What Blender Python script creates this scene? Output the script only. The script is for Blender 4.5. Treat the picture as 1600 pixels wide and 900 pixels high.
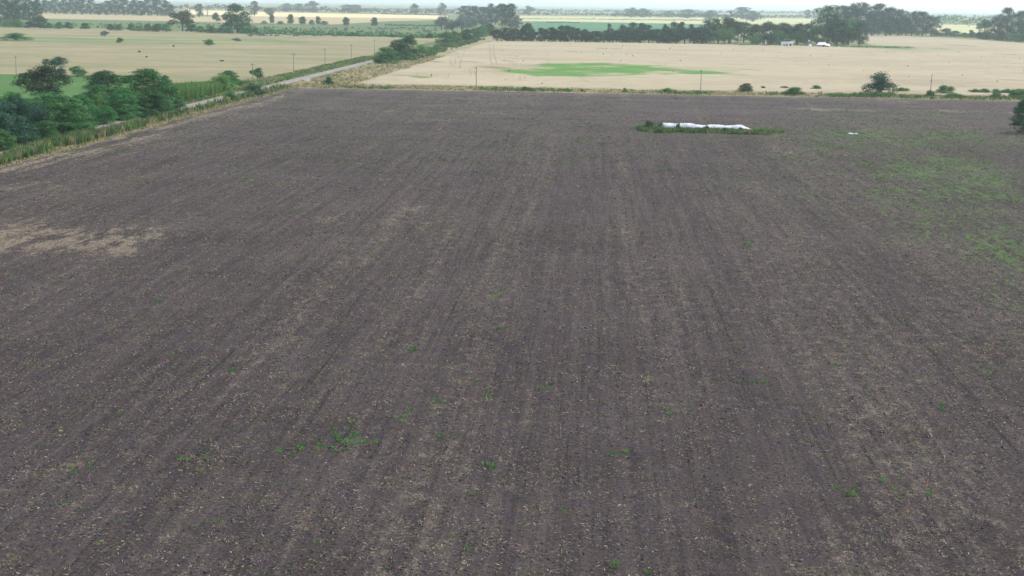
import bpy, math, random
import numpy as np
from mathutils import Vector, Matrix

for o in list(bpy.data.objects):
    bpy.data.objects.remove(o)
scene = bpy.context.scene
COL = scene.collection
random.seed(11)
RNG = np.random.default_rng(11)

# ------------------------------------------------------------------ camera
FPX, CAM_H, HORIZON_Y, ROLL, VPX = 2300.0, 30.0, 6.0, math.radians(0.85), 930.0
PITCH = math.atan((450 - HORIZON_Y) / FPX)
YAW = math.atan((VPX - 800) / FPX * math.cos(PITCH))
_fw = np.array([-math.sin(YAW) * math.cos(PITCH), math.cos(YAW) * math.cos(PITCH), -math.sin(PITCH)])
_r = np.array([math.cos(YAW), math.sin(YAW), 0.0])
_u = np.cross(_r, _fw)
_rt = math.cos(ROLL) * _r + math.sin(ROLL) * _u
_up = -math.sin(ROLL) * _r + math.cos(ROLL) * _u
CAM = np.array([0.0, 0.0, CAM_H])

cam_data = bpy.data.cameras.new('camera')
cam_data.sensor_width = 36.0
cam_data.lens = 36.0 * FPX / 1600.0
cam_data.clip_start = 0.5
cam_data.clip_end = 150000.0
cam = bpy.data.objects.new('camera', cam_data)
COL.objects.link(cam)
cam.matrix_world = Matrix(((_rt[0], _up[0], -_fw[0], 0), (_rt[1], _up[1], -_fw[1], 0), (_rt[2], _up[2], -_fw[2], CAM_H), (0, 0, 0, 1)))
scene.camera = cam

# ------------------------------------------------------------------ sky, sun, exposure
SUN_ELEV, SUN_AZ = math.radians(46), math.radians(60)      # azimuth from +Y towards +X
world = bpy.data.worlds.new('World')
scene.world = world
world.use_nodes = True
wn = world.node_tree
wn.nodes.clear()
w_out = wn.nodes.new('ShaderNodeOutputWorld')
w_bg = wn.nodes.new('ShaderNodeBackground')
w_sky = wn.nodes.new('ShaderNodeTexSky')
w_sky.sky_type = 'NISHITA'
w_sky.sun_disc = False
w_sky.sun_elevation = SUN_ELEV
w_sky.sun_rotation = SUN_AZ
w_sky.air_density = 1.0
w_sky.dust_density = 1.2
w_sky.ozone_density = 1.0
w_hs = wn.nodes.new('ShaderNodeHueSaturation')
w_hs.inputs['Saturation'].default_value = 0.45
wn.links.new(w_sky.outputs[0], w_hs.inputs['Color'])
wn.links.new(w_hs.outputs[0], w_bg.inputs['Color'])
w_bg.inputs['Strength'].default_value = 0.14
wn.links.new(w_bg.outputs[0], w_out.inputs['Surface'])

sun_data = bpy.data.lights.new('sun', 'SUN')
sun_data.energy = 1.4
sun_data.angle = math.radians(14)
sun_data.color = (1.0, 0.95, 0.87)
sun = bpy.data.objects.new('sun', sun_data)
COL.objects.link(sun)
sdir = Vector((math.sin(SUN_AZ) * math.cos(SUN_ELEV), math.cos(SUN_AZ) * math.cos(SUN_ELEV), math.sin(SUN_ELEV)))
sun.rotation_euler = sdir.to_track_quat('Z', 'Y').to_euler()
sun.location = (0, 0, 80)

scene.view_settings.view_transform = 'Standard'
scene.view_settings.look = 'None'
scene.view_settings.gamma = 1.0
scene.view_settings.use_curve_mapping = False
scene.view_settings.exposure = 1.05
scene.cycles.volume_bounces = 2
scene.cycles.max_bounces = 6
scene.cycles.diffuse_bounces = 3
scene.cycles.use_denoising = True
scene.cycles.denoising_input_passes = 'RGB_ALBEDO_NORMAL'
scene.cycles.denoising_prefilter = 'ACCURATE'

# ------------------------------------------------------------------ helpers
def ground_at(x, y, z=0.0):
    """point of the ground seen at photo position x, y (1600 x 900)"""
    d = _fw + _rt * (x - 800) / FPX + _up * (450 - y) / FPX
    t = (z - CAM_H) / d[2]
    return CAM + t * d

def size_at(x, y, w, h):
    """ground point, metres wide, metres tall for something w x h pixels standing at x, y"""
    p = ground_at(x, y)
    depth = float((p - CAM) @ _fw)
    dist = math.hypot(p[0], p[1])
    d = _fw + _rt * (x - 800) / FPX + _up * (450 - (y - h)) / FPX
    t = dist / math.hypot(d[0], d[1])
    return p, w * depth / FPX, CAM_H + t * d[2]

_PERM = np.random.default_rng(5).random((256, 256))
def vnoise(x, y):
    xi = np.floor(x).astype(int); yi = np.floor(y).astype(int)
    fx = x - xi; fy = y - yi
    fx = fx * fx * (3 - 2 * fx); fy = fy * fy * (3 - 2 * fy)
    a = _PERM[xi & 255, yi & 255]; b = _PERM[(xi + 1) & 255, yi & 255]
    c = _PERM[xi & 255, (yi + 1) & 255]; d = _PERM[(xi + 1) & 255, (yi + 1) & 255]
    return (a * (1 - fx) + b * fx) * (1 - fy) + (c * (1 - fx) + d * fx) * fy
def fbm(x, y, n=4):
    s = 0; a = 0.5; t = 0
    for k in range(n):
        s = s + a * vnoise(x * 2 ** k + 17.3 * k, y * 2 ** k + 5.7 * k); t += a; a *= 0.5
    return s / t
def smooth(e0, e1, x):
    t = np.clip((x - e0) / (e1 - e0), 0, 1)
    return t * t * (3 - 2 * t)

def mesh_np(name, verts, faces, mats=(), attrs=None, colors=None, smooth_shade=False):
    """verts (n,3), faces (m,k) with equal k"""
    me = bpy.data.meshes.new(name)
    verts = np.ascontiguousarray(verts, dtype=np.float32); faces = np.ascontiguousarray(faces, dtype=np.int32)
    m, k = faces.shape
    me.vertices.add(len(verts)); me.vertices.foreach_set('co', verts.ravel())
    me.loops.add(m * k); me.loops.foreach_set('vertex_index', faces.ravel())
    me.polygons.add(m)
    me.polygons.foreach_set('loop_start', np.arange(0, m * k, k, dtype=np.int32))
    try:
        me.polygons.foreach_set('loop_total', np.full(m, k, dtype=np.int32))
    except Exception:
        pass
    if smooth_shade:
        me.polygons.foreach_set('use_smooth', np.ones(m, dtype=bool))
    for nm, arr in (attrs or {}).items():
        a = me.attributes.new(nm, 'FLOAT', 'POINT'); a.data.foreach_set('value', np.ascontiguousarray(arr, dtype=np.float32))
    if colors is not None:
        a = me.attributes.new('col', 'FLOAT_COLOR', 'POINT')
        c4 = np.ones((len(verts), 4), dtype=np.float32); c4[:, :3] = colors
        a.data.foreach_set('color', c4.ravel())
    for mt in mats:
        me.materials.append(mt)
    me.update(calc_edges=True)
    me.validate()
    return me

def link(name, data, parent=None, loc=None):
    o = bpy.data.objects.new(name, data)
    COL.objects.link(o)
    if parent is not None:
        o.parent = parent
    if loc is not None:
        o.location = loc
    return o
def tag(o, label, cat, group=None):
    o['label'] = label; o['category'] = cat
    if group:
        o['group'] = group
    return o
def kind(o, k, label=None):
    o['kind'] = k
    if label:
        o['label'] = label
    return o

# --- small mesh builder for things made of boxes and tubes
class MB:
    def __init__(s):
        s.v = []; s.f = []
    def box(s, x0, x1, y0, y1, z0, z1):
        b = len(s.v)
        s.v += [(x0, y0, z0), (x1, y0, z0), (x1, y1, z0), (x0, y1, z0), (x0, y0, z1), (x1, y0, z1), (x1, y1, z1), (x0, y1, z1)]
        s.f += [tuple(b + i for i in q) for q in ((0, 3, 2, 1), (4, 5, 6, 7), (0, 1, 5, 4), (1, 2, 6, 5), (2, 3, 7, 6), (3, 0, 4, 7))]
        return s
    def tube(s, pts, rad, n=6, cap=True):
        pts = [Vector(p) for p in pts]
        b = len(s.v)
        for i, p in enumerate(pts):
            d = (pts[min(i + 1, len(pts) - 1)] - pts[max(i - 1, 0)]).normalized()
            ax = Vector((1, 0, 0)) if abs(d.x) < 0.8 else Vector((0, 1, 0))
            e1 = d.cross(ax).normalized(); e2 = d.cross(e1)
            for k in range(n):
                a = 2 * math.pi * k / n
                s.v.append(tuple(p + (e1 * math.cos(a) + e2 * math.sin(a)) * rad[i]))
        for i in range(len(pts) - 1):
            for k in range(n):
                s.f.append((b + i * n + k, b + i * n + (k + 1) % n, b + (i + 1) * n + (k + 1) % n, b + (i + 1) * n + k))
        if cap:
            s.f.append(tuple(b + k for k in range(n))[::-1])
            s.f.append(tuple(b + (len(pts) - 1) * n + k for k in range(n)))
        return s
    def poly(s, pts, faces):
        b = len(s.v); s.v += [tuple(p) for p in pts]; s.f += [tuple(b + i for i in q) for q in faces]
        return s
    def mesh(s, name, mat):
        me = bpy.data.meshes.new(name); me.from_pydata(s.v, [], s.f)
        if mat:
            me.materials.append(mat)
        me.update()
        return me
    def build(s, name, mat, parent=None, loc=None):
        return link(name, s.mesh(name, mat), parent, loc)

# ------------------------------------------------------------------ materials
class NT:
    def __init__(s, name):
        s.m = bpy.data.materials.new(name); s.m.use_nodes = True
        s.t = s.m.node_tree
        s.b = s.t.nodes['Principled BSDF']
        s.b.inputs['Roughness'].default_value = 0.9
        s.b.inputs['Specular IOR Level'].default_value = 0.15
    def n(s, typ, **kw):
        nd = s.t.nodes.new(typ)
        for k, v in kw.items():
            setattr(nd, k, v)
        return nd
    def l(s, a, b):
        s.t.links.new(a, b)
    def geo(s):
        return s.n('ShaderNodeNewGeometry').outputs['Position']
    def obj(s):
        return s.n('ShaderNodeTexCoord').outputs['Object']
    def scale(s, vec, sc):
        m = s.n('ShaderNodeVectorMath', operation='MULTIPLY'); s.l(vec, m.inputs[0]); m.inputs[1].default_value = sc
        return m.outputs[0]
    def noise(s, vec, scale=1.0, detail=3.0, rough=0.55, dist=0.0):
        nd = s.n('ShaderNodeTexNoise'); s.l(vec, nd.inputs['Vector'])
        nd.inputs['Scale'].default_value = scale; nd.inputs['Detail'].default_value = detail
        nd.inputs['Roughness'].default_value = rough; nd.inputs['Distortion'].default_value = dist
        return nd.outputs[0]
    def rng(s, val, a, b, c=0.0, d=1.0, sm=False):
        r = s.n('ShaderNodeMapRange'); s.l(val, r.inputs['Value'])
        if sm:
            r.interpolation_type = 'SMOOTHSTEP'
        r.inputs['From Min'].default_value = a; r.inputs['From Max'].default_value = b
        r.inputs['To Min'].default_value = c; r.inputs['To Max'].default_value = d
        return r.outputs[0]
    def math(s, op, a, b=None):
        m = s.n('ShaderNodeMath', operation=op)
        for i, q in enumerate((a, b)):
            if q is None:
                continue
            if isinstance(q, (int, float)):
                m.inputs[i].default_value = q
            else:
                s.l(q, m.inputs[i])
        return m.outputs[0]
    def mix(s, f, a, b, mode='MIX'):
        m = s.n('ShaderNodeMix', data_type='RGBA', blend_type=mode)
        for sock, q in ((m.inputs[0], f), (m.inputs[6], a), (m.inputs[7], b)):
            if isinstance(q, (int, float)):
                sock.default_value = q
            elif isinstance(q, tuple):
                sock.default_value = (*q, 1.0) if len(q) == 3 else q
            else:
                s.l(q, sock)
        return m.outputs[2]
    def attr(s, name, fac=True):
        a = s.n('ShaderNodeAttribute', attribute_name=name)
        return a.outputs['Fac'] if fac else a.outputs['Color']
    def color(s, c):
        if isinstance(c, tuple):
            s.b.inputs['Base Color'].default_value = (*c, 1)
        else:
            s.l(c, s.b.inputs['Base Color'])
        return s
    def bump(s, h, dist=0.05, strength=0.6):
        b = s.n('ShaderNodeBump'); s.l(h, b.inputs['Height'])
        b.inputs['Distance'].default_value = dist; b.inputs['Strength'].default_value = strength
        s.l(b.outputs[0], s.b.inputs['Normal'])
        return s

def plain(name, c, var=0.12, sc=1.5, rough=0.8):
    q = NT(name); v = q.noise(q.obj(), sc, 4, 0.6)
    f = q.rng(v, 0.3, 0.7)
    q.color(q.mix(f, tuple(x * (1 - var) for x in c), tuple(min(1, x * (1 + var)) for x in c)))
    q.b.inputs['Roughness'].default_value = rough
    return q.m

def leaf_mat(name, dark, light, hue_var=0.10):
    q = NT(name)
    v = q.attr('v')
    base = q.mix(v, dark, light)
    oi = q.n('ShaderNodeObjectInfo')
    hs = q.n('ShaderNodeHueSaturation')
    q.l(base, hs.inputs['Color'])
    q.l(q.rng(oi.outputs['Random'], 0, 1, 1 - hue_var * 1.6, 1 + hue_var * 1.6), hs.inputs['Value'])
    q.l(q.rng(q.math('FRACT', q.math('MULTIPLY', oi.outputs['Random'], 7.3)), 0, 1, 0.5 - hue_var * 0.16, 0.5 + hue_var * 0.16), hs.inputs['Hue'])
    q.color(hs.outputs[0])
    q.b.inputs['Roughness'].default_value = 0.65
    # thin leaves let some light through
    tr = q.n('ShaderNodeBsdfTranslucent'); q.l(hs.outputs[0], tr.inputs['Color'])
    mx = q.n('ShaderNodeMixShader'); mx.inputs[0].default_value = 0.12
    q.l(q.b.outputs[0], mx.inputs[1]); q.l(tr.outputs[0], mx.inputs[2])
    q.l(mx.outputs[0], q.t.nodes['Material Output'].inputs['Surface'])
    return q.m

LM = {
    'dark':  leaf_mat('leaf_dark_green', (0.016, 0.066, 0.024), (0.066, 0.180, 0.058)),
    'mid':   leaf_mat('leaf_mid_green', (0.030, 0.118, 0.034), (0.112, 0.310, 0.082)),
    'lime':  leaf_mat('leaf_light_green', (0.065, 0.19, 0.035), (0.17, 0.38, 0.09)),
    'grey':  leaf_mat('leaf_grey_green', (0.07, 0.13, 0.105), (0.20, 0.28, 0.225)),
    'olive': leaf_mat('leaf_olive_green', (0.022, 0.052, 0.020), (0.078, 0.132, 0.050)),
    'blue':  leaf_mat('leaf_bluish_green', (0.014, 0.060, 0.038), (0.058, 0.148, 0.084)),
    'row':   leaf_mat('leaf_windbreak_green', (0.008, 0.044, 0.021), (0.038, 0.128, 0.052)),
}
BARK = plain('bark', (0.13, 0.11, 0.09), 0.3, 6.0)
BARK_PALE = plain('pale_bark', (0.26, 0.24, 0.21), 0.25, 6.0)
WOODM = plain('weathered_wood', (0.24, 0.22, 0.195), 0.25, 5.0)
WHITE = plain('white_paint', (0.78, 0.79, 0.80), 0.06, 1.0, 0.6)
GREYM = plain('grey_metal', (0.42, 0.44, 0.46), 0.12, 2.0, 0.5)
DARKM = plain('dark_opening', (0.035, 0.037, 0.04), 0.2)
GLASSY = plain('window_glass', (0.05, 0.06, 0.07), 0.1, 1.0, 0.15)
PORC = plain('insulator_ceramic', (0.5, 0.5, 0.48), 0.05, 1.0, 0.3)

def grass_mat():
    q = NT('grass_blades')
    q.color(q.attr('col', False))
    q.b.inputs['Roughness'].default_value = 0.75
    tr = q.n('ShaderNodeBsdfTranslucent'); q.l(q.attr('col', False), tr.inputs['Color'])
    mx = q.n('ShaderNodeMixShader'); mx.inputs[0].default_value = 0.2
    q.l(q.b.outputs[0], mx.inputs[1]); q.l(tr.outputs[0], mx.inputs[2])
    q.l(mx.outputs[0], q.t.nodes['Material Output'].inputs['Surface'])
    return q.m
GRASS = grass_mat()
STRAW = NT('straw_litter'); STRAW.color(STRAW.attr('col', False)); STRAW = STRAW.m

def soil_mat():
    q = NT('tilled_soil')
    P = q.geo()
    straw = q.math('MULTIPLY', q.attr('straw'), q.rng(q.noise(q.scale(P, (1.6, 0.7, 1.0)), 1.0, 5, 0.7), 0.36, 0.60, 0.25, 1.2)); green = q.attr('green'); head = q.attr('head')
    # soil tone: broad patches, streaks along the rows, furrow lines, clods
    broad = q.noise(P, 0.045, 4, 0.6)
    streak_y = q.noise(q.scale(P, (0.9, 0.020, 0.0)), 1.0, 5, 0.66, 0.1)
    fine_y = q.noise(q.scale(P, (4.2, 0.09, 0.0)), 1.0, 3, 0.6, 0.1)
    furrow = q.noise(q.scale(P, (1.7, 0.012, 0.0)), 1.0, 2, 0.5, 0.05)
    streak_x = q.noise(q.scale(P, (0.015, 0.22, 0.0)), 1.0, 5, 0.62, 0.15)
    streak = q.mix(head, streak_y, streak_x)
    clod = q.noise(P, 3.0, 6, 0.75)
    tiny = q.noise(P, 10.0, 3, 0.7)
    tone = q.math('ADD', q.math('MULTIPLY', broad, 0.20), q.math('MULTIPLY', streak, 0.29))
    tone = q.math('ADD', tone, q.math('MULTIPLY', fine_y, 0.20))
    tone = q.math('ADD', tone, q.math('MULTIPLY', clod, 0.36))
    tone = q.math('ADD', tone, q.math('MULTIPLY', head, 0.045))
    f = q.rng(tone, 0.40, 0.68)
    c = q.mix(f, (0.033, 0.0265, 0.0305), (0.128, 0.105, 0.112))
    hue = q.rng(q.noise(P, 0.5, 4, 0.65), 0.42, 0.62)
    hue = q.math('MAXIMUM', q.math('MULTIPLY', hue, 0.65), q.math('MULTIPLY', q.rng(streak, 0.46, 0.66), 0.5))
    c = q.mix(hue, c, q.mix(f, (0.045, 0.034, 0.029), (0.150, 0.120, 0.098)))
    # crisp dark furrow lines along the passes, broken up by clods
    fl = q.rng(q.math('ADD', furrow, q.math('MULTIPLY', q.math('SUBTRACT', clod, 0.5), 0.12)), 0.295, 0.37, 0.66, 1.0)
    fl = q.math('MAXIMUM', fl, head)
    c = q.mix(1.0, c, fl, 'MULTIPLY')
    # dark gaps between clods
    gap = q.rng(q.noise(P, 4.0, 4, 0.65), 0.33, 0.48, 0.35, 1.0)
    c = q.mix(1.0, c, gap, 'MULTIPLY')
    # straw litter: flecks everywhere, thick where the combine left it
    fleck = q.noise(q.scale(P, (6.5, 4.0, 1.0)), 1.0, 4, 0.72, 1.5)
    patch = q.noise(q.scale(P, (1.0, 0.6, 1.0)), 0.8, 5, 0.72)
    need = q.math('SUBTRACT', 0.66, q.math('ADD', q.math('MULTIPLY', straw, 0.35), q.math('MULTIPLY', q.rng(patch, 0.44, 0.66), 0.16)))
    need = q.math('SUBTRACT', need, q.math('MULTIPLY', q.rng(streak, 0.45, 0.7), 0.03))
    sf = q.rng(q.math('SUBTRACT', fleck, need), 0.0, 0.15)
    strawc = q.mix(q.rng(tiny, 0.35, 0.65), (0.15, 0.120, 0.088), (0.38, 0.315, 0.235))
    c = q.mix(q.math('MULTIPLY', sf, 0.85), c, strawc)
    # seedlings and regrowth
    gn = q.noise(q.scale(P, (1.1, 0.45, 1.0)), 1.0, 7, 0.78)
    gneed = q.math('SUBTRACT', 0.655, q.math('MULTIPLY', green, 0.245))
    gf = q.rng(q.math('SUBTRACT', gn, gneed), 0.0, 0.10)
    c = q.mix(q.math('MULTIPLY', gf, 0.66), c, q.mix(q.rng(tiny, 0.3, 0.7), (0.055, 0.12, 0.032), (0.13, 0.29, 0.055)))
    q.color(c)
    q.b.inputs['Roughness'].default_value = 1.0
    q.b.inputs['Specular IOR Level'].default_value = 0.05
    h = q.math('ADD', q.math('MULTIPLY', clod, 1.0), q.math('MULTIPLY', tiny, 0.35))
    h = q.math('ADD', h, q.math('MULTIPLY', fl, 0.35))
    q.bump(h, 0.22, 1.0)
    return q.m
SOIL = soil_mat()

def field_mat(name, cols, band=None, spots=None, patch_scale=0.02, fine=0.8, bump=0.15, rows=None):
    """cols: (dark, light, patch colour, patch amount)"""
    q = NT(name); P = q.geo()
    a, b, pc, pa = cols
    big = q.noise(P, patch_scale, 5, 0.62)
    mid = q.noise(P, patch_scale * 9, 4, 0.65)
    fn = q.noise(P, fine, 4, 0.7)
    t = q.math('ADD', q.math('MULTIPLY', big, 0.4), q.math('ADD', q.math('MULTIPLY', mid, 0.3), q.math('MULTIPLY', fn, 0.3)))
    c = q.mix(q.rng(t, 0.36, 0.64), a, b)
    pn = q.noise(q.scale(P, (0.35, 1.0, 1.0)), patch_scale * 1.7, 5, 0.65, 0.4)
    pn = q.math('ADD', q.math('MULTIPLY', pn, 0.8), q.math('MULTIPLY', fn, 0.2))
    c = q.mix(q.math('MULTIPLY', q.rng(pn, 0.47, 0.60), pa), c, pc)
    at = q.attr('green')
    rag = q.noise(q.scale(P, (0.05, 0.05, 0.0)), 1.0, 8, 0.74)
    gm = q.math('MULTIPLY', q.rng(q.math('ADD', at, q.math('MULTIPLY', q.math('SUBTRACT', rag, 0.5), 2.2)), 0.25, 0.80), 0.95)
    c = q.mix(gm, c, q.mix(q.rng(fn, 0.3, 0.7), (0.07, 0.165, 0.042), (0.115, 0.29, 0.058)))
    dk = q.attr('dark')
    c = q.mix(q.math('MULTIPLY', dk, q.rng(fn, 0.25, 0.6, 0.5, 1.0)), c, (0.19, 0.17, 0.10))
    q.color(c)
    q.b.inputs['Roughness'].default_value = 1.0
    q.b.inputs['Specular IOR Level'].default_value = 0.03
    q.bump(q.math('ADD', fn, q.math('MULTIPLY', mid, 2.0)), bump, 0.8)
    return q.m

M_GROUND = field_mat('rough_farmland', ((0.10, 0.13, 0.06), (0.22, 0.24, 0.11), (0.34, 0.31, 0.18), 0.6), patch_scale=0.003, fine=0.3, bump=0.3)
M_WHEAT = field_mat('ripe_wheat', ((0.275, 0.238, 0.162), (0.475, 0.408, 0.285), (0.41, 0.365, 0.25), 0.65), patch_scale=0.012, fine=1.2, bump=0.12)
M_PASTURE = field_mat('dry_pasture', ((0.215, 0.195, 0.11), (0.36, 0.31, 0.20), (0.165, 0.20, 0.095), 0.6), patch_scale=0.014, fine=1.2, bump=0.15)
M_VERGE = field_mat('dry_verge', ((0.20, 0.19, 0.095), (0.42, 0.35, 0.23), (0.14, 0.20, 0.07), 0.5), patch_scale=0.06, fine=2.0, bump=0.2)
M_GREENV = field_mat('green_verge', ((0.07, 0.12, 0.035), (0.15, 0.20, 0.07), (0.26, 0.23, 0.12), 0.5), patch_scale=0.06, fine=2.0, bump=0.2)
M_CROP = field_mat('young_green_crop', ((0.06, 0.135, 0.04), (0.095, 0.185, 0.06), (0.12, 0.19, 0.07), 0.5), patch_scale=0.03, fine=1.0, bump=0.1)
M_MARSH = field_mat('green_marsh', ((0.075, 0.13, 0.06), (0.14, 0.20, 0.085), (0.19, 0.22, 0.10), 0.6), patch_scale=0.01, fine=0.5, bump=0.3)
M_BEIGE = field_mat('beige_stubble', ((0.36, 0.30, 0.18), (0.46, 0.38, 0.24), (0.40, 0.36, 0.2), 0.4), patch_scale=0.006, fine=0.4, bump=0.1)
M_GOLD = field_mat('golden_grain', ((0.62, 0.50, 0.27), (0.75, 0.62, 0.36), (0.7, 0.62, 0.40), 0.4), patch_scale=0.005, fine=0.4, bump=0.1)
M_TEAL = field_mat('blue_green_crop', ((0.07, 0.17, 0.09), (0.10, 0.22, 0.12), (0.12, 0.23, 0.10), 0.4), patch_scale=0.006, fine=0.4, bump=0.1)
M_PALE = field_mat('pale_far_field', ((0.42, 0.42, 0.22), (0.58, 0.54, 0.30), (0.34, 0.40, 0.2), 0.4), patch_scale=0.004, fine=0.3, bump=0.1)

def road_mat():
    q = NT('dirt_road'); P = q.geo()
    a = q.noise(q.scale(P, (1.0, 0.08, 1.0)), 1.1, 4, 0.6); b = q.noise(P, 2.0, 4, 0.7)
    t = q.math('ADD', q.math('MULTIPLY', a, 0.6), q.math('MULTIPLY', b, 0.4))
    q.color(q.mix(q.rng(t, 0.35, 0.65), (0.20, 0.18, 0.158), (0.33, 0.302, 0.272)))
    q.bump(b, 0.05, 0.7)
    return q.m
ROAD = road_mat()

# ------------------------------------------------------------------ the setting: ground and fields
def grid_mesh(name, xs, ys, zfun, mat, attrs=None, smooth_shade=True):
    X, Y = np.meshgrid(xs, ys)
    Z = zfun(X, Y) if callable(zfun) else np.full_like(X, zfun)
    nx, ny = len(xs), len(ys)
    i = np.arange((ny - 1) * nx).reshape(ny - 1, nx)[:, :-1]
    faces = np.stack([i, i + 1, i + nx + 1, i + nx], -1).reshape(-1, 4)
    at = {k: fn(X, Y).ravel() for k, fn in (attrs or {}).items()}
    return mesh_np(name, np.stack([X, Y, Z], -1).reshape(-1, 3), faces, [mat], at, smooth_shade=smooth_shade)

def sheet(name, pts, z, mat, label=None):
    """flat field outlined by ground points"""
    me = bpy.data.meshes.new(name)
    me.from_pydata([(p[0], p[1], z) for p in pts], [], [tuple(range(len(pts)))])
    me.materials.append(mat); me.update()
    if me.polygons[0].normal.z < 0:
        me.flip_normals()
    return kind(link(name, me), 'structure', label)
def pix(*pts):
    return [ground_at(x, y) for x, y in pts]

g = 60000.0
ground = sheet('ground', [(-g, -400), (g, -400), (g, 70000), (-g, 70000)], -0.3, M_GROUND, 'rough green and tan farmland reaching to the horizon')

# --- ploughed field
def ellipses(spec):
    out = []
    for x, y, rx, ry, s in spec:
        c = ground_at(x, y)
        ax = abs(ground_at(x + rx, y)[0] - ground_at(x - rx, y)[0]) / 2
        ay = abs(ground_at(x, y - ry)[1] - ground_at(x, y + ry)[1]) / 2
        out.append((c[0], c[1], ax, ay, s))
    return out
STRAW_SPOTS = ellipses([(20, 372, 140, 26, 1.0), (130, 378, 120, 22, 1.0), (205, 366, 70, 14, .9), (40, 290, 60, 10, .5), (250, 350, 70, 18, .3),
                        (660, 326, 50, 9, .36), (520, 343, 60, 10, .36), (560, 408, 30, 7, .25), (960, 362, 40, 10, .25), (640, 350, 90, 30, .2),
                        (1480, 515, 50, 50, .25), (1320, 172, 120, 2.6, .55), (1500, 174, 60, 2.6, .6), (1415, 158, 18, 1.8, .5), (1590, 177, 25, 2, .5),
                        (600, 680, 90, 60, .14), (520, 820, 90, 60, .16), (1330, 870, 120, 80, .14), (1390, 680, 70, 90, .14), (120, 730, 40, 25, .16),
                        (1230, 235, 90, 10, .28), (1200, 300, 70, 12, .25), (560, 170, 80, 4, .35), (760, 175, 60, 3, .3), (1000, 600, 30, 40, .2)])
GREEN_SPOTS = ellipses([(1540, 330, 260, 150, .72), (1570, 470, 120, 110, .5), (1470, 265, 190, 34, .8), (1560, 390, 110, 80, .8), (1400, 215, 260, 20, .65), (1540, 560, 160, 90, .35),
                        (1150, 205, 120, 8, .25), (1420, 180, 200, 8, .35), (680, 190, 60, 4, .35), (850, 205, 120, 8, .22), (560, 690, 45, 10, .6),
                        (470, 700, 25, 8, .45), (780, 460, 70, 20, .25), (150, 480, 160, 40, .15), (870, 408, 200, 8, .22), (300, 720, 60, 20, .3), (1330, 770, 40, 20, .25)])
def spots(X, Y, spec):
    s = np.zeros_like(X)
    jx = (fbm(X * 0.23, Y * 0.11) - 0.5); jy = fbm(X * 0.23 + 40, Y * 0.11 + 9) - 0.5
    for cx, cy, ax, ay, st in spec:
        d = np.sqrt(((X - cx) / ax + jx * 1.3) ** 2 + ((Y - cy) / ay + jy * 1.3) ** 2)
        s = np.maximum(s, st * (1 - smooth(0.0, 1.45, d)))
    return s
def f_straw(X, Y):
    edge = smooth(-93.0, -104.0, X + 5 * (fbm(X * 0.1, Y * 0.03) - 0.5) * 2) * (0.1 + 1.1 * smooth(.36, .66, fbm(X * 0.6, Y * 0.07, 5))) * 1.0
    edge = edge * (0.55 + 0.45 * smooth(500, 360, Y))
    back = smooth(490, 514, Y) * 0.6 * fbm(X * 0.08, Y * 0.15)
    strips = 0.17 * smooth(0.55, 0.75, vnoise(X * 0.21, Y * 0.006 + 3)) + 0.12 * fbm(X * 0.06, Y * 0.03)
    sp = spots(X, Y, STRAW_SPOTS)
    sp = sp * (0.1 + 1.35 * smooth(.34, .66, fbm(X * 0.8 + 3, Y * 0.22 + 8, 5)))
    return np.clip(np.maximum(sp, np.maximum(edge, back)) + strips, 0, 1.1)
def f_green(X, Y):
    base = 0.18 * fbm(X * 0.07 + 3, Y * 0.03) + 0.14 * smooth(130, 400, Y) + 0.08 * smooth(20, 80, X)
    gs = spots(X, Y, GREEN_SPOTS)
    return np.clip(base + gs * (0.55 + 0.9 * (fbm(X * 0.45, Y * 0.11) - 0.25)), 0, 1)
def f_head(X, Y):
    return smooth(300, 420, Y + 40 * (fbm(X * 0.03, Y * 0.03) - 0.5))
TRACKS = [-71, -69.2, -48, -46.2, -29.5, -27.7, -8.6, -6.9, 6.2, 8.0, 19.5, 21.3, 33.6, 35.4, 52, 53.8, 74, 75.8]
def soil_z(X, Y):
    h = f_head(X, Y)
    ridge = 0.022 * np.sin(X * 2 * math.pi / 0.76 + 1.5 * (vnoise(X * 0.2, Y * 0.015) - .5)) * (1 - h)
    ridge = ridge + 0.02 * np.sin(Y * 2 * math.pi / 4.1) * h
    cl = 0.09 * (fbm(X * 1.7, Y * 1.0, 2) - 0.5) + 0.06 * (fbm(X * 0.3, Y * 0.08, 3) - 0.5)
    tr = np.zeros_like(X)
    for t in TRACKS:
        w = X - t - 0.9 * (vnoise(Y * 0.015 + t, Y * 0 + t) - 0.5)
        tr = tr - 0.05 * np.exp(-(w / 0.28) ** 2) * (0.4 + vnoise(Y * 0.2, X * 0 + t))
    fade = 1 - smooth(505, 514.5, Y)
    return 0.02 + (ridge + cl + tr * (1 - h)) * fade
xs = np.concatenate([np.arange(-105.7, -72, 0.6), np.arange(-72, 72, 0.38), np.arange(72, 262, 1.0)])
ys = np.concatenate([np.arange(-60, 66, 4.0), np.arange(66, 240, 0.65), np.arange(240, 515.2, 1.7)])
soil = kind(link('ploughed_field', grid_mesh('ploughed_field', xs, ys, soil_z, SOIL, {'straw': f_straw, 'green': f_green, 'head': f_head, 'row': lambda X, Y: X * 0})), 'structure', 'dark tilled field with straw litter and sparse green regrowth')

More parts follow.
